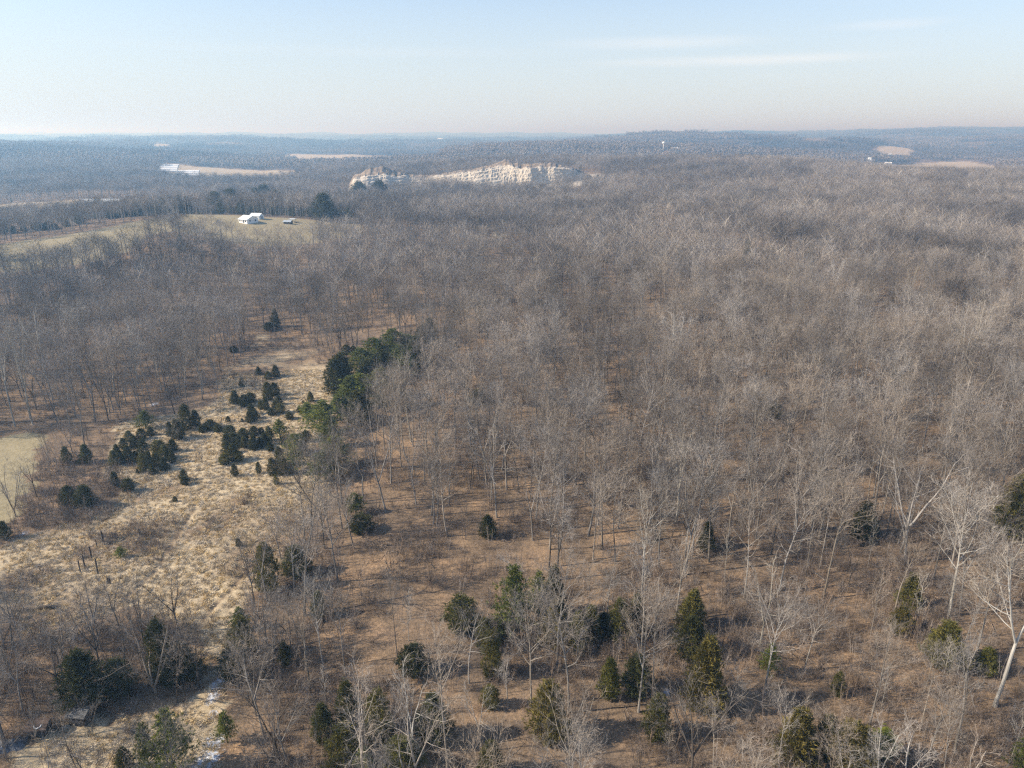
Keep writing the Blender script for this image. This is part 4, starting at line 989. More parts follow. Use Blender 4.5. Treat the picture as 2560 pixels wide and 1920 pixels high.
hand = [  # px, base, top, shape, label, landmark name, width
    (2484, 1772, 1360, 'w5', 'big white trunked tree leaning at the right edge, brightest of all trunks', 'big white trunked tree', 1.1),
    (2372, 1542, 1240, 'w4', 'large whitish tree with a wide fan of pale twigs, left of the big white trunk', 'large fan topped whitish tree', 1.3),
    (2400, 1530, 1300, 'g2', 'light grey tree right behind the fan topped whitish tree', None, 1.0),
    (1898, 1618, 1400, 'w3', 'dead looking white tree with upswept bare limbs, alone in brush', 'dead white tree right of centre', 1.0),
    (1603, 1514, 1245, 'w4', 'tall whitish grey tree with low drooping limbs above the cedar clump end', 'tall whitish tree above the clump', 1.0),
    (1470, 1342, 1112, 'k1', 'large broad tree with a thick twin trunk in the middle of the woods', 'thick twin trunked tree', 1.3),
    (1227, 1262, 1055, 'w3', 'white limbed sycamore standing out in the centre of the woods', 'white sycamore at centre', 1.0),
    (1372, 1420, 1215, 'k2', 'dark trunk with a low bent limb behind the tall pine', None, 1.1),
    (1196, 1862, 1722, 'w3', 'white antler like dead tree at the bottom centre', 'white dead tree at bottom centre', .9),
    (1034, 1890, 1690, 'w3', 'pale tree with a white crooked stem and wide brushy top at the bottom', 'pale crooked tree at the bottom', 1.2),
    (994, 1645, 1440, 't1', 'single slim straight trunk in the brown clearing', 'slim trunk in the clearing', .8),
    (1022, 1604, 1478, 'p1', 'small whitish tree beside the slim trunk in the clearing', None, 1.3),
    (1471, 1517, 1400, 'y2', 'small pale grey tree above the middle of the cedar clump', None, 1.5),
    (1283, 1500, 1372, 'w3', 'white topped limbs showing above the tall pale green pine', None, .9),
    (866, 1702, 1480, 't2', 'stout twin trunk left of the brown clearing, ending above the tall dark cedar', 'stout trunk left of the clearing', 1.0),
    (809, 1678, 1450, 'w4', 'light trunk with white broken side limbs left of the clearing', 'trunk with white broken limbs', .8),
    (777, 1735, 1500, 'g1', 'grey trunk leaning slightly among the lower left trees, nearer than the one with white limbs', None, .9),
    (668, 1620, 1450, 'k2', 'dark paired trunk just right of the narrow field end', 'dark paired trunks at the field end', .9),
    (699, 1906, 1700, 'd1', 'dark crooked tree at the bottom with a long limb reaching left', 'dark crooked tree at the bottom', 1.3),
    (722, 1925, 1730, 'k1', 'forked grey tree right of the dark crooked one at the bottom', None, 1.0),
    (640, 1790, 1640, 'v1', 'grey brushy tree right of the dark cedar by the snowy gap', None, 1.0),
    (393, 1748, 1535, 'v1', 'bushy rounded tree with many fine upright limbs in the lower left field end', 'bushy rounded tree at lower left', 1.25),
    (152, 1745, 1580, 'k2', 'dark forked tree at lower left in front of the dull field corner', 'dark forked tree at lower left', 1.3),
    (60, 1790, 1590, 'g1', 'grey tree at the left edge above the dark shack', None, 1.0),
    (18, 1905, 1640, 'f1', 'tall grey tree at the bottom left corner', None, 1.0),
    (2167, 1424, 1275, 'p1', 'thin white birch like stem by the dark cedar on the right slope', 'thin white stem on the right slope', .7),
    (2014, 1438, 1190, 't2', 'tall light trunk with a second stem left of the thin white one', 'tall light trunk', .9),
    (2048, 1425, 1185, 't2', 'leaning light trunk right of the tall light trunk', None, .8),
    (2250, 1382, 1185, 's1', 'dark low spreading tree with a bushy round crown on the right slope', 'dark spreading tree on the right', 1.0),
    (2383, 1370, 1130, 't2', 'long pale leaning trunk above the large fan topped tree', 'long pale leaning trunk', .8),
    (2305, 1310, 1090, 't2', 'long light trunk between the dark spreading tree and the pale leaning one', None, .8),
    (2120, 1470, 1330, 'd1', 'crooked grey tree with contorted limbs below the dark right slope cedar', 'crooked contorted tree', 1.0),
    (2175, 1595, 1430, 'y2', 'thin light stem in the brush left of the olive cedar', None, 1.0),
    (2200, 1780, 1640, 'p1', 'slender whitish stem in the brush near the small narrow cedar', None, 1.0),
    (1830, 1790, 1655, 'y2', 'small fan topped pale tree right of the orange tinged cone', None, 1.4),
    (2310, 1730, 1590, 'p1', 'slim whitish sapling left of the broad brown green cedar', None, .8),
    (2520, 1915, 1700, 'p1', 'pale slim trunk in the bottom right corner', None, .8),
    (1640, 1560, 1440, 'v1', 'group of pale upright stems beside the tall olive cedar', None, 1.0),
    (1715, 1850, 1760, 'v1', 'low pale bush like tree left of the large bottom right bronze cedar', None, 1.0),
    (38, 1068, 800, 'w2', 'tall white trunk at the far left wood edge above the pasture, leftmost', 'white trunks above the pasture', .8),
    (82, 1062, 790, 'w1', 'second tall white trunk at the left wood edge above the pasture', None, .8),
    (132, 1000, 770, 'w1', 'white wide topped tree behind the pasture wood edge', None, 1.0),
    (172, 930, 745, 'w2', 'whitish crowned sycamore in the dark left woods, upper left one', 'sycamores in the dark left woods', 1.2),
    (212, 925, 760, 'w1', 'whitish crowned sycamore in the dark left woods, right of another', None, 1.2),
    (352, 915, 810, 'w3', 'white crooked sycamore above the icy patch in the left woods', 'crooked white sycamore left', 1.0),
    (372, 900, 805, 'w3', 'white sycamore with broken limbs right beside the crooked one', None, .9),
    (509, 985, 835, 'w2', 'pale many limbed tree at the upper edge of the field grove', 'pale tree above the field grove', 1.1),
    (545, 975, 850, 'w1', 'pale tree right of the many limbed one above the field grove', None, .9),
    (145, 1182, 1080, 'g1', 'dark bare tree on the pasture hedge with a clear straight trunk', 'hedge trees of the pasture', 1.0),
    (185, 1145, 1040, 'k1', 'bare forked tree on the pasture hedge behind a small cedar', None, 1.0),
    (212, 1115, 960, 'g1', 'tall bare tree with wide pale limbs at the end of the pasture hedge', None, 1.1),
    (128, 1190, 1110, 'y1', 'thin dark sapling left of the straight hedge tree', None, .9),
    (92, 1242, 1140, 'k2', 'many limbed bare tree beside the mown pasture, middle of the hedge', None, 1.1),
    (40, 1292, 1160, 'v1', 'bare vase shaped tree at the lower hedge beside the small left cedar', 'vase shaped hedge tree', 1.0),
    (70, 1272, 1200, 'y1', 'thin bare sapling next to the vase shaped hedge tree', None, 1.0),
    (105, 1400, 1330, 'y1', 'thin dark sapling in the tan field left of the old posts', None, 1.0),
    (45, 1400, 1350, 'y2', 'faint low sapling at the left of the tan field', None, 1.0),
    (270, 1462, 1410, 'y1', 'leafless young tree beside two stubby posts in the tan field', None, 1.2),
    (505, 1160, 1105, 's1', 'low bare grey tree spreading in front of the field grove', 'low spreading tree in the field grove', 1.0),
    (430, 1110, 1050, 's1', 'pale spreading bare tree in the left of the field grove', None, 1.0),
    (555, 1062, 985, 'g2', 'bare grey tree between the middle clump and the snow patch', None, 1.0),
    (620, 990, 935, 'w3', 'small white dead tree at the back of the field grove', None, 1.1),
    (755, 915, 865, 's1', 'bare bushy tree in the grassy clearing', 'bushy tree of the grassy clearing', 1.0),
    (92, 1862, 1760, 'v1', 'brushy low tree in front of the dark shack at the bottom left', None, 1.0),
    (168, 1838, 1735, 'y1', 'slim dark sapling between the two dark sheds at the bottom left', None, 1.0),
    (235, 1822, 1740, 'v1', 'brushy tree right of the small shed at the bottom left', None, 1.0),
    (790, 905, 825, 'y1', 'slim bare tree right of the bushy one in the grassy clearing', None, 1.0),
]
for (px, b, t, key, lb, sh, wd) in hand:
    x, y, z = G(px, b)
    h = (H - y * T(t)) - z
    place_tree(x, y, z, key, h, lb, width=wd * (1 if h < 13 else .92))
    if sh: LAND.append((px, b, sh))

# everything else that grows in the woods: jittered, thinned in the open and in the brushy foreground
nrng = np.random.default_rng(4)
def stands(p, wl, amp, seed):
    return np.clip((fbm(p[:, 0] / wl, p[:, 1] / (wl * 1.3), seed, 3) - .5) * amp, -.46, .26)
def scatter(y0, y1, cell, xk=.80, xp=30, jit=.95):
    ys = np.arange(y0, y1, cell); out = []
    for y in ys:
        xs = np.arange(-(xk * y + xp), xk * y + xp, cell)
        out.append(np.stack([xs, np.full(xs.shape, y)], 1))
    p = np.concatenate(out)
    return p + (nrng.random(p.shape) - .5) * cell * jit * 1.6
def open_mask(p, polys=OPEN):
    r = np.zeros(len(p), bool)
    for P in polys: r |= inside(P, p[:, 0], p[:, 1])
    return r
P_SPARSE = gp([(860, 1380), (1250, 1370), (1330, 1440), (1700, 1420), (1900, 1440), (2170, 1390), (2600, 1400), (2750, 1990), (640, 1990), (700, 1700), (860, 1690)])
P_GRASSY = gp([(600, 900), (660, 820), (760, 840), (850, 885), (872, 960), (800, 940), (640, 1010)])
pts = scatter(44, 300, 5.3)
keep = ~open_mask(pts)
sp = inside(P_SPARSE, pts[:, 0], pts[:, 1])
clear = inside(P_CLEAR, pts[:, 0], pts[:, 1])
patch = fbm(pts[:, 0] / 26, pts[:, 1] / 26, 55, 2)
keep &= ~(sp & (nrng.random(len(pts)) > np.where(pts[:, 1] < 88, .50, .36))) & ~clear
keep &= ~((patch < .40) & (nrng.random(len(pts)) > np.where(pts[:, 1] < 210, .8, .4)))
pts = pts[keep]
av = np.array(AVOID)
def far_enough(p, pad=0.0):
    ok = np.ones(len(p), bool)
    for (ax, ay, r) in av:
        ok &= (p[:, 0] - ax) ** 2 + (p[:, 1] - ay) ** 2 > (r + pad) ** 2
    return ok
pts = pts[far_enough(pts, .6)]
pz = ground(pts[:, 0], pts[:, 1])
FKEYS = ['f1', 'f2', 'f3', 'g1', 'g2', 't1', 't2', 'k1', 'k2', 's1', 'v1', 'y1', 'y2', 'w1', 'w2', 'd1', 'p1']
FW = np.array([.11, .11, .09, .10, .09, .10, .08, .06, .05, .012, .012, .06, .05, .014, .014, .014, .02]); FW /= FW.sum()
pick = nrng.choice(len(FKEYS), len(pts), p=FW)
fg_ = (pts[:, 1] < 95) & inside(P_SPARSE, pts[:, 0], pts[:, 1])
pick = np.where(fg_, nrng.choice([0, 1, 5, 6, 11, 12, 11, 12, 16, 4], len(pts)), pick)
ll_ = (pts[:, 1] < 118) & (pts[:, 0] < -.40 * pts[:, 1] + 2)
pick = np.where(ll_, nrng.choice([2, 8, 10, 15, 2, 8, 7, 3], len(pts)), pick)  # mostly dark-barked shapes at lower left; their tone stands in for shadow and brush
hs = np.array([BT[k]['H'] for k in FKEYS])[pick] * nrng.uniform(.80, 1.12, len(pts))
left_hill = (pts[:, 1] > 250) & (pts[:, 0] < -20)
hs = np.where(left_hill, hs * .85, hs)
low_left = (pts[:, 1] < 118) & (pts[:, 0] < -.40 * pts[:, 1] + 2)
hs = np.where(low_left, hs * .70, hs)
hs = np.where((pts[:, 1] < 92) & ~low_left & (nrng.random(len(pts)) < .6), hs * .58, hs)
size = hs / (pts[:, 1] * CP + (H - pz) * SP)
pr = [project(*q) for q in zip(pts[:, 0], pts[:, 1], pz)]
inview = np.array([(-20 < a < 2580) and (b < 1925) for a, b in pr])
order = np.argsort(-np.where(inview, size, 0))
NIND = 300 - len(hand)
chosen = [i for i in order[:NIND]]
cs = set(chosen)
# every one of the 300 is told apart by its look and its place beside the nearest landmark
groups = {}
for i in chosen:
    a, b = pr[i]
    best = min(LAND, key=lambda q: (q[0] - a) ** 2 + ((q[1] - b) * 1.6) ** 2)
    dx, dy = a - best[0], b - best[1]
    rel = ('right of' if dx > 0 else 'left of') if abs(dx) > abs(dy) * 1.3 else ('behind' if dy < 0 else 'in front of')
    groups.setdefault((best[2], rel, SHAPE[BT[FKEYS[pick[i]]]['form']], TONE[BT[FKEYS[pick[i]]]['tone']]), []).append((math.hypot(dx, dy), i))
for (nm, rel, _s, _t), lst in groups.items():
    lst.sort()
    for k, (_, i) in enumerate(lst):
        key = FKEYS[pick[i]]; d = BT[key]
        od = ('nearest such' if k == 0 else (ORD[min(k, 29)] + ' nearest such')) if len(lst) > 1 else 'the only such'
        lb = f"{SHAPE[d['form']]} {TONE[d['tone']]} bare tree, {od} {rel} the {nm}"
        if len(lb.split()) > 16: lb = lb.replace(' bare tree,', ' tree,')
        if len(lb.split()) > 16: lb = f"{SHAPE[d['form']]} {TONE[d['tone']]} tree, {od.replace(' such', '')} {rel} the {nm}"
        if len(lb.split()) > 16: lb = f"{TONE[d['tone']]} tree, {od.replace(' such', '')} {rel} the {nm}"
        x, y = pts[i]
        place_tree(x, y, pz[i], key, hs[i], lb, tilt=(RNG.gauss(0, .035), RNG.gauss(0, .035)), width=RNG.uniform(.85, 1.15))

def stuff(name, p, z, rz, sc, vi, sources, label, cat, tilt=None, stand=None):
    """one object of ground cover or far wood: points that carry copies of the given shapes"""
    me = bpy.data.meshes.new(name)
    me.vertices.add(len(p)); me.vertices.foreach_set('co', np.stack([p[:, 0], p[:, 1], z], -1).ravel())
    for nm, ty, dat in (('turn', 'FLOAT', rz), ('size', 'FLOAT', sc), ('shape', 'INT', vi)):
        a = me.attributes.new(nm, ty, 'POINT'); a.data.foreach_set('value', np.ascontiguousarray(dat, dtype=np.int32 if ty == 'INT' else np.float32))
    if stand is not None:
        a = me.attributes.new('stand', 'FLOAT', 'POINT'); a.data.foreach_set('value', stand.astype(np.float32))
    o = mesh_obj(name, me)
    col = bpy.data.collections.new(name + '_shapes')
    for s_ in sources: col.objects.link(s_)
    ng = bpy.data.node_groups.new(name + '_spread', 'GeometryNodeTree')
    ng.interface.new_socket('Geometry', in_out='INPUT', socket_type='NodeSocketGeometry')
    ng.interface.new_socket('Geometry', in_out='OUTPUT', socket_type='NodeSocketGeometry')
    n, l = ng.nodes, ng.links
    gi, go = n.new('NodeGroupInput'), n.new('NodeGroupOutput')
    ip = n.new('GeometryNodeInstanceOnPoints'); ci = n.new('GeometryNodeCollectionInfo')
    ci.inputs['Collection'].default_value = col
    ci.inputs['Separate Children'].default_value = True; ci.inputs['Reset Children'].default_value = True
    def na(nm, ty):
        q = n.new('GeometryNodeInputNamedAttribute'); q.data_type = ty; q.inputs['Name'].default_value = nm
        return q.outputs['Attribute']
    cx = n.new('ShaderNodeCombineXYZ'); l.new(na('turn', 'FLOAT'), cx.inputs['Z'])
    if tilt:
        for ax, sd in (('X', 3), ('Y', 8)):
            rv = n.new('FunctionNodeRandomValue'); rv.inputs[2].default_value = -tilt; rv.inputs[3].default_value = tilt; rv.inputs['Seed'].default_value = sd
            l.new(rv.outputs[1], cx.inputs[ax])
    l.new(gi.outputs[0], ip.inputs['Points']); l.new(ci.outputs[0], ip.inputs['Instance'])
    ip.inputs['Pick Instance'].default_value = True
    l.new(na('shape', 'INT'), ip.inputs['Instance Index']); l.new(cx.outputs[0], ip.inputs['Rotation']); l.new(na('size', 'FLOAT'), ip.inputs['Scale'])
    l.new(ip.outputs[0], go.inputs[0])
    md = o.modifiers.new('spread', 'NODES'); md.node_group = ng
    tag(o, label, cat, kind='stuff')
    return o

def both(key):
    d = BT[key]; mb = MB()
    mb.add(d['tk'].v, d['tk'].f, 0); mb.add(d['cr'].v, d['cr'].f, 1)
    return raw('bare_tree', mb.mesh('bare_tree', list(d['mats'])))
rest = np.array([i for i in range(len(pts)) if i not in cs])
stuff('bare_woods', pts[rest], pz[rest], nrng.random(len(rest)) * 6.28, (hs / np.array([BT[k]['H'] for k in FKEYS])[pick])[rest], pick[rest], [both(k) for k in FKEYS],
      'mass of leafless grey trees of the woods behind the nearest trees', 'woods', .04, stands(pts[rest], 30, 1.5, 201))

# woods from 300 m to 1.6 km
p2 = np.concatenate([scatter(296, 720, 6.0, .76, 20), scatter(720, 1600, 7.6, .76, 20)])
p2 = p2[~open_mask(p2)]
pa = fbm(p2[:, 0] / 60, p2[:, 1] / 60, 8, 3)
p2 = p2[~((pa < .40) & (nrng.random(len(p2)) > .5))]
p2 = p2[far_enough(p2, 1.0)]
p2 = p2[off_buildings(p2)]
lod = [('forest', 330, .075), ('forest2', 400, .075), ('tall', 280, .07), ('fork', 400, .08), ('forest', 330, .08), ('forest2', 340, .07)]
src = []
for k, (f, nb, w) in enumerate(lod):
    mb = far_tree(40 + k, 17 + k % 3, f, nb, w)
    src.append(raw('woodland_tree', mb.mesh('woodland_tree', [M['pale'] if k == 4 else M['bark'], M['fartwig'] if k != 4 else M['paletwig']])))
for k in range(2):
    tk, cr = cedar(90 + k, 420, 'egg'); mb = MB(); mb.add(tk.v, tk.f, 0)
    mb.add([(a * 1.25, b * 1.25, c * 1.5) for a, b, c in cr.v], cr.f, 1)
    src.append(raw('woodland_tree_evergreen', mb.mesh('woodland_evergreen', [M['dark'], M['cedar']])))
vi = nrng.choice(8, len(p2), p=[.225, .21, .175, .19, .035, .159, .003, .003])
ev = (p2[:, 1] > 560) & (p2[:, 1] < 900) & (p2[:, 0] < -.12 * p2[:, 1]) & (nrng.random(len(p2)) < .16)
vi = np.where(ev, 6, vi)
sc2 = nrng.uniform(.72, 1.12, len(p2)) * np.where((p2[:, 1] < 560) & (p2[:, 0] < .05 * p2[:, 1]) & (p2[:, 1] > 300), .92, 1) * np.where((p2[:, 1] > 570) & (p2[:, 1] < 900) & (p2[:, 0] < -.40 * p2[:, 1]), .62, 1)
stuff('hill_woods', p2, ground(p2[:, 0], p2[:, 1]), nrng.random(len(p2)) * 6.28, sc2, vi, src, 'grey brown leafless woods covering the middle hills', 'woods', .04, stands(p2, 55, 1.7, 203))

# woods from 1.6 km to 6.5 km: patches of many small crowns
psrc = []
for k in range(4):
    rng = random.Random(300 + k); mb = MB()
    for t in range(34):
        cx, cy = rng.uniform(-27, 27), rng.uniform(-27, 27); h = rng.uniform(13, 20); r = rng.uniform(3, 5.2)
        mb.blade(Vector((cx, cy, -6)), Vector((cx, cy, h * .9)), .7, rng, 0)
        ever = rng.random() < .05
        for q in range(46):
            v = rvec(rng).normalized() * (.5 + .5 * rng.random())
            p = Vector((cx + v.x * r, cy + v.y * r, h * .66 + v.z * h * .34))
            t1 = v.cross(rvec(rng)).normalized(); t2 = v.cross(t1); w_ = rng.uniform(.7, 1.25)
            mb.add([p - t1 * w_, p + t1 * w_, p + t2 * w_ * 1.7], [(0, 1, 2)], 1 if not ever else 2)
    psrc.append(raw('distant_wood', mb.mesh('distant_wood', [M['distwood'], M['distwood'], M['cedar']])))
p3 = np.concatenate([scatter(1610, 3200, 40, .74, 60), scatter(3200, 7000, 62, .74, 60)])
p3 = p3[~open_mask(p3)]
p3 = p3[off_buildings(p3)]
for P in (P_VAL3, P_RGT, P_RG2, P_FAR1, P_VAL4, P_VAL2):    # no crown reaches over a field
    q = np.array(P); c = q.mean(0)
    p3 = p3[~inside([tuple(c + (v - c) * 1.12) for v in q], p3[:, 0], p3[:, 1])]
fld = fbm(p3[:, 0] / 420, p3[:, 1] / 520, 12, 3)
p3 = p3[~((fld > .66) & (p3[:, 1] > 2300))]
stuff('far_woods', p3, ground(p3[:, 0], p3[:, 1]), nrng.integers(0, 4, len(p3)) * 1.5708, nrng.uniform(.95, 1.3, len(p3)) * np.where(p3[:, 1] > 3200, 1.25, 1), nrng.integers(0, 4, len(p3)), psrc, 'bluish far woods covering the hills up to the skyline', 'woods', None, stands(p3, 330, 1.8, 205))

# ------------------------------------------------------------------ brush, saplings and tall dry grass
bs = []
for k in range(6):
    rng = random.Random(500 + k); mb = MB()
    if k < 3:      # low bush of many stems
        for t in range(26):
            a = rng.random() * 6.28; e = rng.uniform(.1, .75); L = rng.uniform(.9, 2.1)
            b = Vector((rng.gauss(0, .25), rng.gauss(0, .25), -.1)); d = Vector((math.cos(a) * e, math.sin(a) * e, 1)).normalized()
            q = b + d * L; m_ = b.lerp(q, .5) + rvec(rng) * .08
            mb.bent(b, m_, q, .030, rng)
            for j in range(6):
                c = b.lerp(q, rng.uniform(.3, .95)); mb.blade(c, c + (d + rvec(rng) * .5).normalized() * rng.uniform(.3, .8), .020, rng)
    else:          # thin upright sapling
        Ht = 5.0
        for t in range(1 + k % 2 * 2):
            b = Vector((rng.gauss(0, .3), rng.gauss(0, .3), -.2)); q = b + Vector((rng.gauss(0, .5), rng.gauss(0, .5), Ht * rng.uniform(.7, 1)))
            mb.tube([b, b.lerp(q, .5) + rvec(rng) * .08, q], [.035, .025, .008], 3)
            for j in range(34):
                f = rng.uniform(.22, 1); c = b.lerp(q, f); a = rng.random() * 6.28
                d = Vector((math.cos(a), math.sin(a), rng.uniform(.6, 1.5))).normalized(); L = rng.uniform(.35, 1.1) * (1.2 - .6 * f)
                mb.bent(c, c + d * L * .5 + rvec(rng) * .05, c + d * L, .018, rng)
                for _ in range(2):
                    c2 = c + d * L * rng.uniform(.3, .8); mb.blade(c2, c2 + (d + rvec(rng) * .6).normalized() * L * .5, .012, rng)
    if k == 5:     # dead branches lying about
        mb = MB()
        for t in range(9):
            a = rng.random() * 6.28; c = Vector((rng.gauss(0, .9), rng.gauss(0, .9), .06)); d = Vector((math.cos(a), math.sin(a), .05)); L = rng.uniform(.8, 2.6)
            mb.tube([c, c + d * L * .5 + Vector((0, 0, .08)), c + d * L], [.05, .04, .012], 4)
            for j in range(4):
                e = (d + rvec(rng) * .5).normalized(); e.z = abs(e.z); q = c + d * L * rng.uniform(.3, .9); mb.blade(q, q + e * rng.uniform(.3, .8), .035, rng)
    bs.append(raw('brush_bush' if k < 3 else 'brush_sapling' if k < 5 else 'brush_stick', mb.mesh('brush', [M['brush']])))
pb = np.concatenate([scatter(44, 150, 1.0, .82, 14), scatter(150, 270, 2.0, .8, 10)])
bopen = open_mask(pb, OPEN[2:])
den = fbm(pb[:, 0] / 9, pb[:, 1] / 9, 66, 3)
spb = inside(P_SPARSE, pb[:, 0], pb[:, 1])
lowclear = inside(P_CLEAR, pb[:, 0], pb[:, 1])
prob = np.where(spb, np.clip((den - .33) * 3.2, .12, .9), np.clip((den - .38) * 2.6, .10, .6))
prob = np.where(inside(P_HEDGE, pb[:, 0], pb[:, 1]), np.maximum(prob, .55), prob)
prob = np.where(lowclear, np.clip((den - .45) * 2, .03, .5), prob)
br_v = np.zeros(len(pb))
for (px, py, r) in [(330, 1360, 8), (230, 1385, 4), (560, 1310, 4), (600, 1255, 3), (50, 1600, 9), (160, 1460, 3), (60, 1460, 5), (640, 1400, 6), (735, 1290, 7), (215, 1590, 5), (330, 1700, 9), (150, 1740, 10), (40, 1720, 10), (110, 1300, 9), (200, 1290, 7), (620, 970, 9), (740, 900, 9), (300, 1210, 8), (420, 1590, 5), (90, 1640, 14), (230, 1660, 14), (20, 1480, 6)] + UPPER:
    a, b, _ = G(px, py); br_v = np.maximum(br_v, np.clip(1.35 - np.hypot(pb[:, 0] - a, pb[:, 1] - b) / r, 0, 1))
prob = np.where(bopen, br_v * np.clip((den - .36) * 2.0, 0, 1), np.maximum(prob, br_v * .85))
kb = nrng.random(len(pb)) < prob
pb = pb[kb]; bo = bopen[kb]
vb = np.where(bo, nrng.integers(0, 3, len(pb)), nrng.choice(6, len(pb), p=[.20, .20, .17, .20, .18, .05]))
stuff('brush', pb, ground(pb[:, 0], pb[:, 1]), nrng.random(len(pb)) * 6.28, nrng.uniform(.55, 1.25, len(pb)), vb, bs, 'leafless brown brush and saplings on the ground', 'brush', .12)

gs = []
for k in range(4):
    rng = random.Random(700 + k); mb = MB(); lean = rng.random() * 6.28
    for t in range(34):
        b = Vector((rng.gauss(0, .17), rng.gauss(0, .17), -.03)); L = rng.uniform(.25, .62)
        d = Vector((math.cos(lean) * .35 + rng.gauss(0, .45), math.sin(lean) * .35 + rng.gauss(0, .45), .75)).normalized()
        mb.bent(b, b + d * L * .5, b + d * L + Vector((d.x * .12, d.y * .12, -.10)), .055, rng)
    gs.append(raw('grass_tuft', mb.mesh('grass_tuft', [M['grass']])))
pg = scatter(62, 215, .72, .8, 4)
pg = pg[inside(P_FIELD, pg[:, 0], pg[:, 1]) | inside(P_BELOW, pg[:, 0], pg[:, 1])]
gd = fbm(pg[:, 0] / 4, pg[:, 1] / 4, 91, 2)
pg = pg[nrng.random(len(pg)) < np.clip((gd - .1) * 3.0, .6, 1)]
for tr_ in ([(282, 1530), (330, 1480), (386, 1430), (425, 1370), (456, 1317), (490, 1274)], [(486, 1590), (540, 1515), (582, 1473), (640, 1400)]):
    q = gp(tr_)
    for (ax, ay), (bx, by) in zip(q[:-1], q[1:]):
        L = (bx - ax) ** 2 + (by - ay) ** 2
        f = np.clip(((pg[:, 0] - ax) * (bx - ax) + (pg[:, 1] - ay) * (by - ay)) / L, 0, 1)
        pg = pg[np.hypot(pg[:, 0] - ax - f * (bx - ax), pg[:, 1] - ay - f * (by - ay)) > .6]
stuff('dry_grass', pg, ground(pg[:, 0], pg[:, 1]), nrng.normal(0, .9, len(pg)), nrng.uniform(.7, 1.5, len(pg)), nrng.integers(0, 4, len(pg)), gs, 'tan tussocks of dry grass covering the field', 'grass')

# ------------------------------------------------------------------ buildings
def gabled(name, loc, rz, w, d, eave, ridge, wall, roof, label, cat, group=None, windows=(), doors=(), over=.35, chimney=False):
    """w runs along the ridge (local x), d across it; local -y is the front"""
    o = empty(name, loc, rz); tag(o, label, cat, group)
    mb = MB(); a, b = w / 2, d / 2
    mb.add([(-a, -b, -1), (a, -b, -1), (a, b, -1), (-a, b, -1), (-a, -b, eave), (a, -b, eave), (a, b, eave), (-a, b, eave), (-a, 0, ridge), (a, 0, ridge)],
           [(0, 1, 5, 4), (2, 3, 7, 6), (1, 2, 6, 9, 5), (3, 0, 4, 8, 7), (0, 3, 2, 1)])
    mb.obj('wall', wall, o)
    rb = MB(); t = .16; k = (ridge - eave) / b; e = over; ea = a + over; zb = eave - k * e + .02
    for sgn in (-1, 1):
        y0 = sgn * (b + e)
        rb.add([(-ea, y0, zb), (ea, y0, zb), (ea, 0, ridge + .02), (-ea, 0, ridge + .02), (-ea, y0, zb + t), (ea, y0, zb + t), (ea, 0, ridge + .02 + t), (-ea, 0, ridge + .02 + t)],
               [(0, 1, 2, 3), (7, 6, 5, 4), (0, 4, 5, 1), (0, 3, 7, 4), (1, 5, 6, 2)])
    ro = rb.obj('roof', roof, o)
    if chimney:
        cb = MB(); cb.box(a * .4 - .3, a * .4 + .3, .2, .8, ridge - .6, ridge + .8); cb.obj('chimney', M['tan'], ro)
    for (side, u, z, ww, hh) in windows:
        f = MB(); g = MB(); h_ = ww / 2
        def panel(m_, q, y_out, x0, x1, z0, z1):
            if side == 'front': m_.box(u + x0, u + x1, -b - y_out, -b + .05, z + z0, z + z1)
            else: m_.box(a - .05, a + y_out, u + x0, u + x1, z + z0, z + z1)
        for (x0, x1, z0, z1) in ((-h_ - .1, h_ + .1, -.1, 0), (-h_ - .1, h_ + .1, hh, hh + .1), (-h_ - .1, -h_, 0, hh), (h_, h_ + .1, 0, hh)):
            panel(f, 0, .07, x0, x1, z0, z1)
        fr = f.obj('window', M['white'], o)
        panel(g, 0, .03, -h_, h_, 0, hh); g.obj('pane', M['glass'], fr)
    for (side, u, ww, hh) in doors:
        g = MB()
        if side == 'front': g.box(u - ww / 2, u + ww / 2, -b - .05, -b + .05, 0, hh)
        else: g.box(a - .05, a + .05, u - ww / 2, u + ww / 2, 0, hh)
        g.obj('door', M['glass'] if side == 'front' else M['grey'], o)
    return o

def stand(px, py, y0, y1):
    best = None
    for Y in np.linspace(y0, y1, 120):
        x, _, z = at(px, Y, py); d = abs(project(x, Y, z)[1] - py)
        if best is None or d < best[0]: best = (d, x, float(Y), z)
    return best[1:]

hx, hy, hz = at(622, 512, 556)
gabled('farmhouse', (hx, hy, hz), R(-33), 9.0, 9.6, 2.5, 4.7, M['white'], M['roofw'], 'white one storey farmhouse with a white metal roof on the hilltop lawn', 'house',
       windows=[('front', -3.2, .8, 1.4, 1.2), ('front', -1.0, .8, .9, 1.2), ('front', 2.9, .7, 1.6, 1.3), ('end', -2.2, .9, 1.2, 1.2), ('end', 2.4, .9, 1.2, 1.2)], doors=[('front', .8, 1.3, 2.1)], over=.5, chimney=False)
gx_, gy_, gz_ = at(643, 529, 546)
gabled('garage', (gx_, gy_, gz_), R(-14), 7.5, 6.5, 2.3, 3.8, M['white'], M['roofw'], 'low white roofed garage set behind the white farmhouse on the hill', 'garage', doors=[('end', 0, 3.0, 2.3)], over=.5)
sx, sy, sz = at(720, 516, 553)
gabled('lean_to_shed', (sx, sy, sz), R(-12), 5.4, 3.4, 1.7, 2.5, M['wood'], M['grey'], 'low dark shed with a grey roof on the lawn right of the farmhouse', 'shed', over=.5, doors=[('front', 0, 1.2, 1.5)])
sx, sy, sz = at(731, 524, 549)
cp = empty('carport', (sx, sy, sz), R(-8)); tag(cp, 'small open carport with a white roof beside the low dark shed', 'carport')
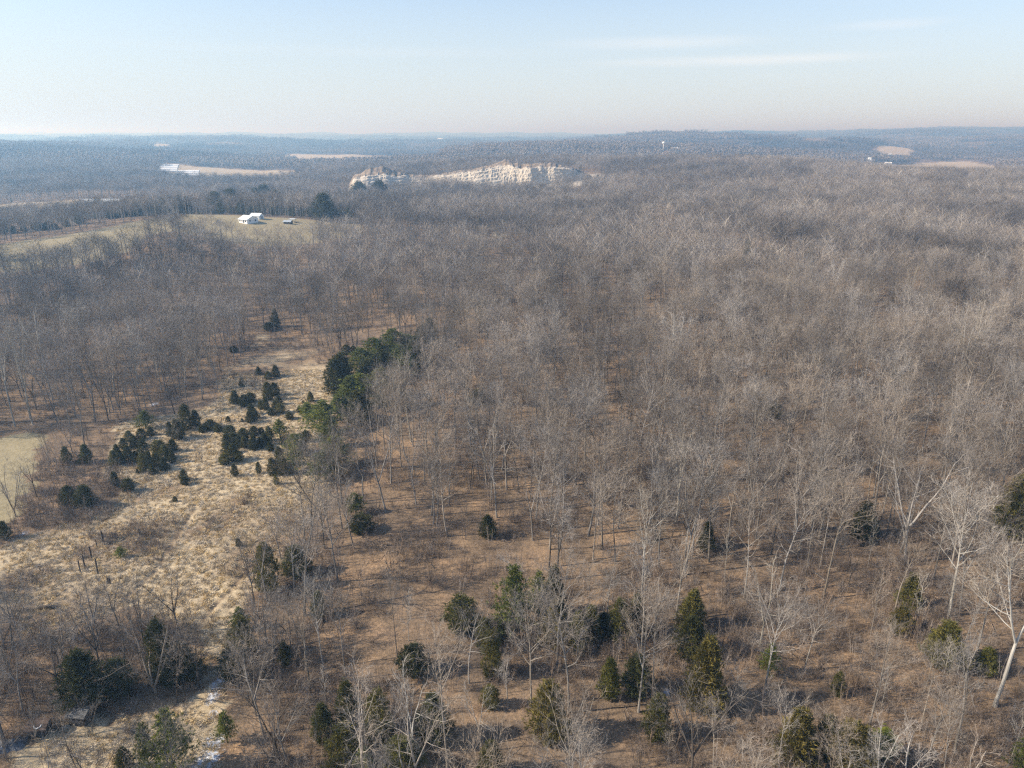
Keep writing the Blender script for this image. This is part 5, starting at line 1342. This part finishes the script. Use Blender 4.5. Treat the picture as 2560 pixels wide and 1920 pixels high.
mb = MB(); mb.box(-2.1, 2.1, -1.7, 1.7, 2.3, 2.55); mb.box(-2.25, 2.25, -1.85, 1.85, 2.552, 2.62); mb.obj('roof', M['roofw'], cp)
for px_ in (-1.9, 1.9):
    for py_ in (-1.5, 1.5):
        mb = MB(); mb.box(px_ - .08, px_ + .08, py_ - .08, py_ + .08, -.3, 2.298); mb.obj('post', M['wood'], cp)
tx, ty, tz = at(741, 524, 549)
tr = empty('flat_trailer', (tx, ty, tz), R(10)); tag(tr, 'small dark flat trailer parked right of the carport', 'trailer')
mb = MB(); mb.box(-1.6, 1.6, -.9, .9, .55, .72); mb.box(-1.6, -1.5, -.9, .9, .722, 1.0); mb.box(1.602, 2.7, -.06, .06, .56, .66); mb.obj('bed', M['wood'], tr)
for s_ in (-1, 1):
    mb = MB(); mb.tube([Vector((0, s_ * .92, .35)), Vector((0, s_ * 1.12, .35))], [.35, .35], 14)
    mb.add([(math.cos(2 * math.pi * k / 14) * .35, s_ * .92, .35 + math.sin(2 * math.pi * k / 14) * .35) for k in range(14)], [tuple(range(14))])
    mb.obj('wheel', M['dark'], tr)
bx_, by_, bz_ = at(258, 885, 511)
gabled('long_barn', (bx_, by_, bz_), R(4), 45, 12, 2.6, 5.2, M['tan'], M['roofw'], 'long low barn with a white roof in the valley at the left', 'barn', over=.6, doors=[('end', 0, 4, 2.4)])

def hoop(loc, rz, L, rad, label):
    o = empty('hoop_tunnel', loc, rz); tag(o, label, 'greenhouse', 'plastic hoop tunnels in the valley field')
    mb = MB(); n = 10; pr_ = [(math.cos(math.pi * k / n) * rad, math.sin(math.pi * k / n) * rad * .75) for k in range(n + 1)]
    mb.add([(-L / 2, y, z) for y, z in pr_] + [(L / 2, y, z) for y, z in pr_], [(k, k + 1, n + 2 + k, n + 1 + k) for k in range(n)])
    mb.obj('plastic_cover', M['poly'], o)
    for s_ in (-1, 1):
        e = MB(); e.add([(s_ * (L / 2 - .02), y, z) for y, z in pr_] + [(s_ * (L / 2 - .02), -rad, -.5), (s_ * (L / 2 - .02), rad, -.5)], [tuple(range(n + 1)) ]); e.obj('end_wall', M['grey'], o)
for g_, (p0, y0_, nrow, L) in enumerate([(428, 1560, 5, 44), (472, 1440, 4, 50)]):
    for k in range(nrow):
        x, y, z = at(p0 + (k - nrow / 2) * 3.5, y0_ + k * 46)
        hoop((x, y, z), R(14), L * (1 - .05 * k), 4.6, f'white plastic hoop tunnel, {ORD[k]} from the front of the {"left" if g_ == 0 else "right"} set in the valley')

for (px, py, y0_, y1_, w, d, e, r, rz, cols, nm, cat, lb) in FARH:
    x, y, z = stand(px, py, y0_, y1_)
    gabled(nm, (x, y, z), R(rz), w, d, e, r, M[cols[0]], M[cols[1]], lb, cat, group='far buildings', over=.4,
           windows=[('front', -w * .25, e * .35, w * .12, e * .4), ('front', w * .25, e * .35, w * .12, e * .4)] if w < 20 else (), doors=[('front', 0, w * .1, e * .7)] if w < 20 else [('end', 0, d * .4, e * .7)])

def water_tower(px, py, Y, dia, label):
    x, y, zg = at(px, Y, py); zc = H - Y * T(py)
    o = empty('water_tower', (x, y, zg)); tag(o, label, 'water tower')
    h = max(zc - zg, dia * .9)
    mb = MB(); mb.tube([Vector((0, 0, -1)), Vector((0, 0, h * .2)), Vector((0, 0, h))], [dia * .2, dia * .11, dia * .11], 14); mb.obj('stem', M['white'], o)
    bm = bmesh.new(); bmesh.ops.create_uvsphere(bm, u_segments=20, v_segments=12, radius=dia / 2)
    for v in bm.verts: v.co.z = v.co.z * .86 + h
    me = bpy.data.meshes.new('water_tank'); bm.to_mesh(me); bm.free(); me.materials.append(M['white']); me.polygons.foreach_set('use_smooth', [True] * len(me.polygons))
    mesh_obj('tank', me, o)
water_tower(1659, 357, 1880, 7.5, 'white bulb shaped water tower on a ridge right of centre')
water_tower(1827, 335, 4300, 9, 'tiny far white water tower near the skyline right of the larger one')

def mast(px, top, Y, wd, label):
    x, y, zg = at(px, Y, 340); h = H - Y * T(top) - zg
    o = empty('radio_mast', (x, y, zg)); tag(o, label, 'radio mast', 'radio masts on the skyline')
    mb = MB(); p = [Vector((math.cos(a) * wd, math.sin(a) * wd, 0)) for a in (0.3, 2.4, 4.5)]
    for q in p: mb.tube([q, q + Vector((0, 0, h))], [.28, .24], 4)
    n = int(h / 4)
    for k in range(n):
        for j in range(3):
            a_, b_ = p[j] + Vector((0, 0, k * h / n)), p[(j + 1) % 3] + Vector((0, 0, (k + 1) * h / n)); mb.tube([a_, b_], [.14, .14], 3)
    mb.obj('lattice', M['grey'], o)
    t2 = MB(); t2.tube([Vector((0, 0, h - 1)), Vector((0, 0, h + 4))], [.5, .2], 6); t2.obj('antenna', M['white'], o)
mast(1990, 317, 3900, 1.2, 'thin radio mast crossing the skyline on the right')
mast(399, 322, 5200, 1.1, 'very faint radio mast on the skyline at far left')
mast(939, 322, 5200, 1.1, 'faint radio mast on the skyline left of centre')

# ------------------------------------------------------------------ the quarry
qpx = [868, 885, 920, 960, 1000, 1040, 1075, 1110, 1150, 1185, 1220, 1262, 1285, 1320, 1350, 1380, 1405, 1430, 1455, 1480, 1510]
qtp = [474, 447, 441, 439, 441, 444, 442, 438, 434, 427, 419, 414, 417, 419, 419, 420, 419, 422, 432, 446, 464]
qY = [950, 950, 955, 965, 980, 1000, 1000, 990, 985, 985, 985, 985, 975, 970, 972, 975, 978, 985, 1000, 1015, 1030]
NU = 260
u = np.linspace(qpx[0], qpx[-1], NU)
Yf = np.interp(u, qpx, qY); tp = np.interp(u, qpx, qtp)
ztop = np.array([H - a * T(b) for a, b in zip(Yf + 8, tp)]) + (fbm(u / 26, 0 * u, 61, 4) - .5) * 5
xs0 = np.array([at(a, b, 440)[0] for a, b in zip(u, Yf)])
zg = ground(xs0, Yf)
cap = np.interp(u, [868, 900, 930, 960, 990, 1020, 1200, 1245, 1262, 1285, 1330, 1400, 1430, 1510], [0, 4, 9, 10, 6, 1, 0, 5, 8, 4, 5, 4, 2, 0])
steep = np.interp(u, [868, 1150, 1200, 1262, 1290, 1420, 1470, 1510], [.4, .45, .35, .5, 1, 1, .5, .3])
rowsq = []
mats_q = []
def addrow(Y, z, mi): rowsq.append((Y.copy(), z.copy())); mats_q.append(mi)
hh = np.maximum(ztop - zg, 1.0)
base_run = 6 + (1 - steep) * 34
addrow(Yf - base_run - 14, zg - 4 + 0 * u, 0)
addrow(Yf - base_run - 4, zg + 1.0 + 0 * u, 0)
NV = 22
for k in range(NV + 1):
    f = k / NV
    nz = (fbm(u / 3.0, f * 9 + 0 * u, 41, 4) - .5)
    col = (fbm(u / 1.6, 0 * u + 3, 43, 3) - .5)
    led = np.floor(f * 5 + .8 * fbm(u / 25, 0 * u, 45, 2)) / 5
    ff = f * .45 + np.clip(led, 0, 1) * .55
    Yk = Yf - base_run * (1 - ff) + nz * 3.4 + col * .7 * steep + (fbm(u / 34, 0 * u + 8, 47, 4) - .5) * 11 * (.4 + f)
    addrow(Yk, zg + hh * f + nz * .8, 0)
for j, (dY, dz, mi) in enumerate([(6, .15, 1), (14, .45, 1), (26, 1.0, 1), (38, .9, 1), (55, .3, 1), (75, -1.0, 1), (110, -6, 1)]):
    nz = (fbm(u / 9, 0 * u + j * .7, 51, 4) - .5) * 4.5
    z = ztop + cap * dz + nz * (1 if j < 5 else .3)
    if j >= 5: z = np.minimum(z, ground(xs0, Yf + dY) + (1 if j == 5 else -5))
    addrow(Yf + dY, z, mi)
mb = MB()
for (Yr, zr) in rowsq:
    for a, Y_, z_ in zip(u, Yr, zr): mb.v.append((at_x := Y_ * (a - 1280) / F / (CP - (440 - 960.) / F * SP), float(Y_), float(z_)))
for r_ in range(len(rowsq) - 1):
    for c_ in range(NU - 1):
        i0 = r_ * NU + c_; mb.f.append((i0, i0 + 1, i0 + NU + 1, i0 + NU)); mb.m.append(mats_q[r_])
def quarry_mat():
    m, nt, n, l, b = mat('quarry_limestone')
    tc = n.new('ShaderNodeTexCoord'); mp_ = n.new('ShaderNodeMapping'); mp_.inputs['Scale'].default_value = (.035, .05, .16)
    l.new(tc.outputs['Object'], mp_.inputs['Vector'])
    a = n.new('ShaderNodeTexNoise'); a.inputs['Scale'].default_value = 3; a.inputs['Detail'].default_value = 7; a.inputs['Roughness'].default_value = .7
    l.new(mp_.outputs['Vector'], a.inputs['Vector'])
    r = n.new('ShaderNodeValToRGB'); e = r.color_ramp.elements; e.new(.5)
    for q, (p, c) in zip(e, [(.28, (.29, .245, .19)), (.46, (.40, .355, .29)), (.66, (.50, .455, .385))]): q.position = p; q.color = c + (1,)
    l.new(a.outputs['Fac'], r.inputs['Fac']); l.new(r.outputs['Color'], b.inputs['Base Color']); b.inputs['Roughness'].default_value = .95
    return m
soil = plain('quarry_overburden', (.19, .145, .10), .95, .55, .12)
tag(mesh_obj('quarry', mb.mesh('quarry', [quarry_mat(), soil])), 'pale limestone quarry face with brown soil on top', kind='structure')

# ------------------------------------------------------------------ small things in and below the tan field
PX, PY, PS = 160, 1300, .1567
posts = [(268, 850, 650, .26, 'dark wooden post, leftmost of the row in the tan field'), (335, 757, 563, .26, 'dark wooden post, second from the left in the field row'),
         (445, 622, 423, .28, 'dark wooden post, third from the left in the field row'), (525, 432, 298, .18, 'short thin weathered post between the third post and the tallest'),
         (635, 377, 178, .32, 'tallest thick dark post with a stub at its top'), (545, 862, 618, .26, 'dark wooden post standing nearest to the young tree, in front of the row'),
         (795, 322, 198, .12, 'thin stake right of the tallest post'), (1214, 262, 138, .26, 'dark post rising behind the brown brush, farthest right')]
for (uu, vb_, vt, dia, lb) in posts:
    px, b, t = PX + uu * PS, PY + vb_ * PS, PY + vt * PS
    x, y, z = G(px, b); h = H - y * T(t) - z
    o = empty('wooden_post', (x, y, z), RNG.random() * 3); tag(o, lb, 'post', 'old posts standing in the tan field')
    mb = MB(); r_ = dia / 2
    mb.tube([Vector((0, 0, -.4)), Vector((RNG.gauss(0, .02), RNG.gauss(0, .02), h * .6)), Vector((RNG.gauss(0, .04), RNG.gauss(0, .04), h - .05)), Vector((0, 0, h))], [r_, r_ * .94, r_ * .88, r_ * .6], 8)
    for q in range(3): mb.box(-r_ * 1.02, r_ * 1.02, -r_ * .4, r_ * .4, h * (.3 + .2 * q), h * (.3 + .2 * q) + .03)
    mb.obj('shaft', M['wood'], o)
    if 'tallest' in lb and 'thick' in lb:
        mb = MB(); mb.tube([Vector((0, 0, h - .12)), Vector((.35, .1, h + .22))], [.07, .05], 6); mb.obj('stub', M['wood'], o)
for (uu, vb_, vt, lb) in [(712, 1045, 925, 'short stubby post touching the young leafless tree, left one of two'), (744, 1045, 918, 'short stubby post by the young leafless tree, right one of two')]:
    px, b, t = PX + uu * PS, PY + vb_ * PS, PY + vt * PS
    x, y, z = G(px, b); h = H - y * T(t) - z
    o = empty('wooden_post', (x, y, z)); tag(o, lb, 'post', 'old posts standing in the tan field')
    mb = MB(); mb.tube([Vector((0, 0, -.4)), Vector((0, .02, h - .06)), Vector((0, 0, h))], [.15, .14, .1], 8); mb.obj('shaft', M['wood'], o)

def log(p0, p1, r0, r1, label, m='log'):
    a = Vector(G(*p0)); b = Vector(G(*p1)); o = empty('fallen_log', a); tag(o, label, 'fallen log', 'fallen logs lying on the ground')
    d = b - a; mb = MB(); up = Vector((0, 0, r0 * .7 + .1))
    mb.tube([up, d * .35 + up + Vector((0, 0, .06)), d * .7 + up, d + up * .8], [r0, r0 * .9, (r0 + r1) / 2, r1], 8); mb.obj('bole', M[m], o)
    s_ = MB(); rg = random.Random(int(a.x * 10))
    for k in range(5):
        c = d * rg.uniform(.2, .95) + up; e = (d.normalized() * .5 + rvec(rg) * .7 + Vector((0, 0, .5))).normalized()
        s_.tube([c, c + e * rg.uniform(.4, 1.3)], [r1 * .6, .015], 4)
    s_.obj('broken_branch', M[m], o)
log((100, 1526), (152, 1520), .28, .2, 'dark fallen log with a pale top lying in the lower tan field', 'dark')
log((176, 1895), (210, 1901), .16, .1, 'short pale log on the grass at the bottom left')
log((2030, 1435), (2070, 1462), .13, .07, 'pale fallen limb on the right slope by the crooked tree')
log((2150, 1370), (2235, 1345), .22, .12, 'dark fallen trunk beside the dark spreading tree on the right slope', 'dark')
log((470, 905), (520, 890), .3, .18, 'white broken limb lying across the left wood edge')

x, y, z = G(103, 1836)
gabled('old_shack', (x, y, z), R(8), 2.1, 1.7, 1.3, 1.7, M['wood'], M['rust'], 'dark leaning shack with a rusty roof under branches at the lower left', 'shack', over=.25, doors=[('front', .3, .6, 1.15)])
o = empty('curved_scrap', (x + .25, y - .42, z + 1.66), R(20)); tag(o, 'white curved piece of scrap lying on the rusty shack roof', 'scrap')
mb = MB(); mb.tube([Vector((math.cos(a) * .40, math.sin(a) * .30 - .1, .08 - .42 * (math.sin(a) * .38 - .1) * -1)) for a in np.linspace(2.9, 6.4, 9)], [.05, .07, .075, .08, .08, .08, .075, .07, .05], 6); mb.obj('strip', M['white'], o)
x, y, z = G(207, 1806)
gabled('small_shed', (x, y, z), R(-6), 2.2, 1.8, 1.5, 1.9, M['wood'], M['dull'], 'small dark shed with a dull roof in the shade right of the rusty shack', 'shed', over=.2, doors=[('front', 0, .7, 1.3)])
x, y, z = G(30, 1872)
bm = bmesh.new(); bmesh.ops.create_grid(bm, x_segments=18, y_segments=14, size=1)
for v in bm.verts:
    a, b = v.co.x, v.co.y; e = max(0, 1 - max(abs(a), abs(b)) ** 3)
    v.co = Vector((a * 1.8, b * 1.3, -.15 + e * (.75 + .35 * math.sin(3 * a + 1) * math.cos(4 * b) + .12 * math.sin(11 * a + 5 * b))))
me = bpy.data.meshes.new('tarp_heap'); bm.to_mesh(me); bm.free(); me.materials.append(M['tarp'])
o = empty('tarp_heap', (x, y, z), R(15)); tag(o, 'heap under a faded blue grey tarp in the bottom left corner', 'tarp heap'); mesh_obj('tarp', me, o)
mb = MB()
for a in (-.9, .2, 1.0): mb.tube([Vector((a - .5, -1.1, .9)), Vector((a + .3, 1.0, 1.0))], [.05, .05], 5)
mb.obj('poles', M['log'], o)

# ------------------------------------------------------------------ haze over the whole land
zb = float(GZ.min()) - 1.0; zt = max(float(GZ.max()) + 26, 122.0)
mb = MB(); mb.box(-18700, 18700, -190, 17300, zb, zt)
hm = bpy.data.materials.new('haze'); hm.use_nodes = True
hn, hl = hm.node_tree.nodes, hm.node_tree.links
hn.clear(); ho = hn.new('ShaderNodeOutputMaterial'); hv = hn.new('ShaderNodeVolumePrincipled')
hv.inputs['Color'].default_value = (.36, .65, 1.0, 1)
hv.inputs['Absorption Color'].default_value = (1, 1, 1, 1)
hv.inputs['Density'].default_value = 3.4e-4
hv.inputs['Anisotropy'].default_value = .35
hl.new(hv.outputs['Volume'], ho.inputs['Volume'])
o = mb.obj('haze', hm); tag(o, 'thin blue winter haze over the land', kind='stuff')
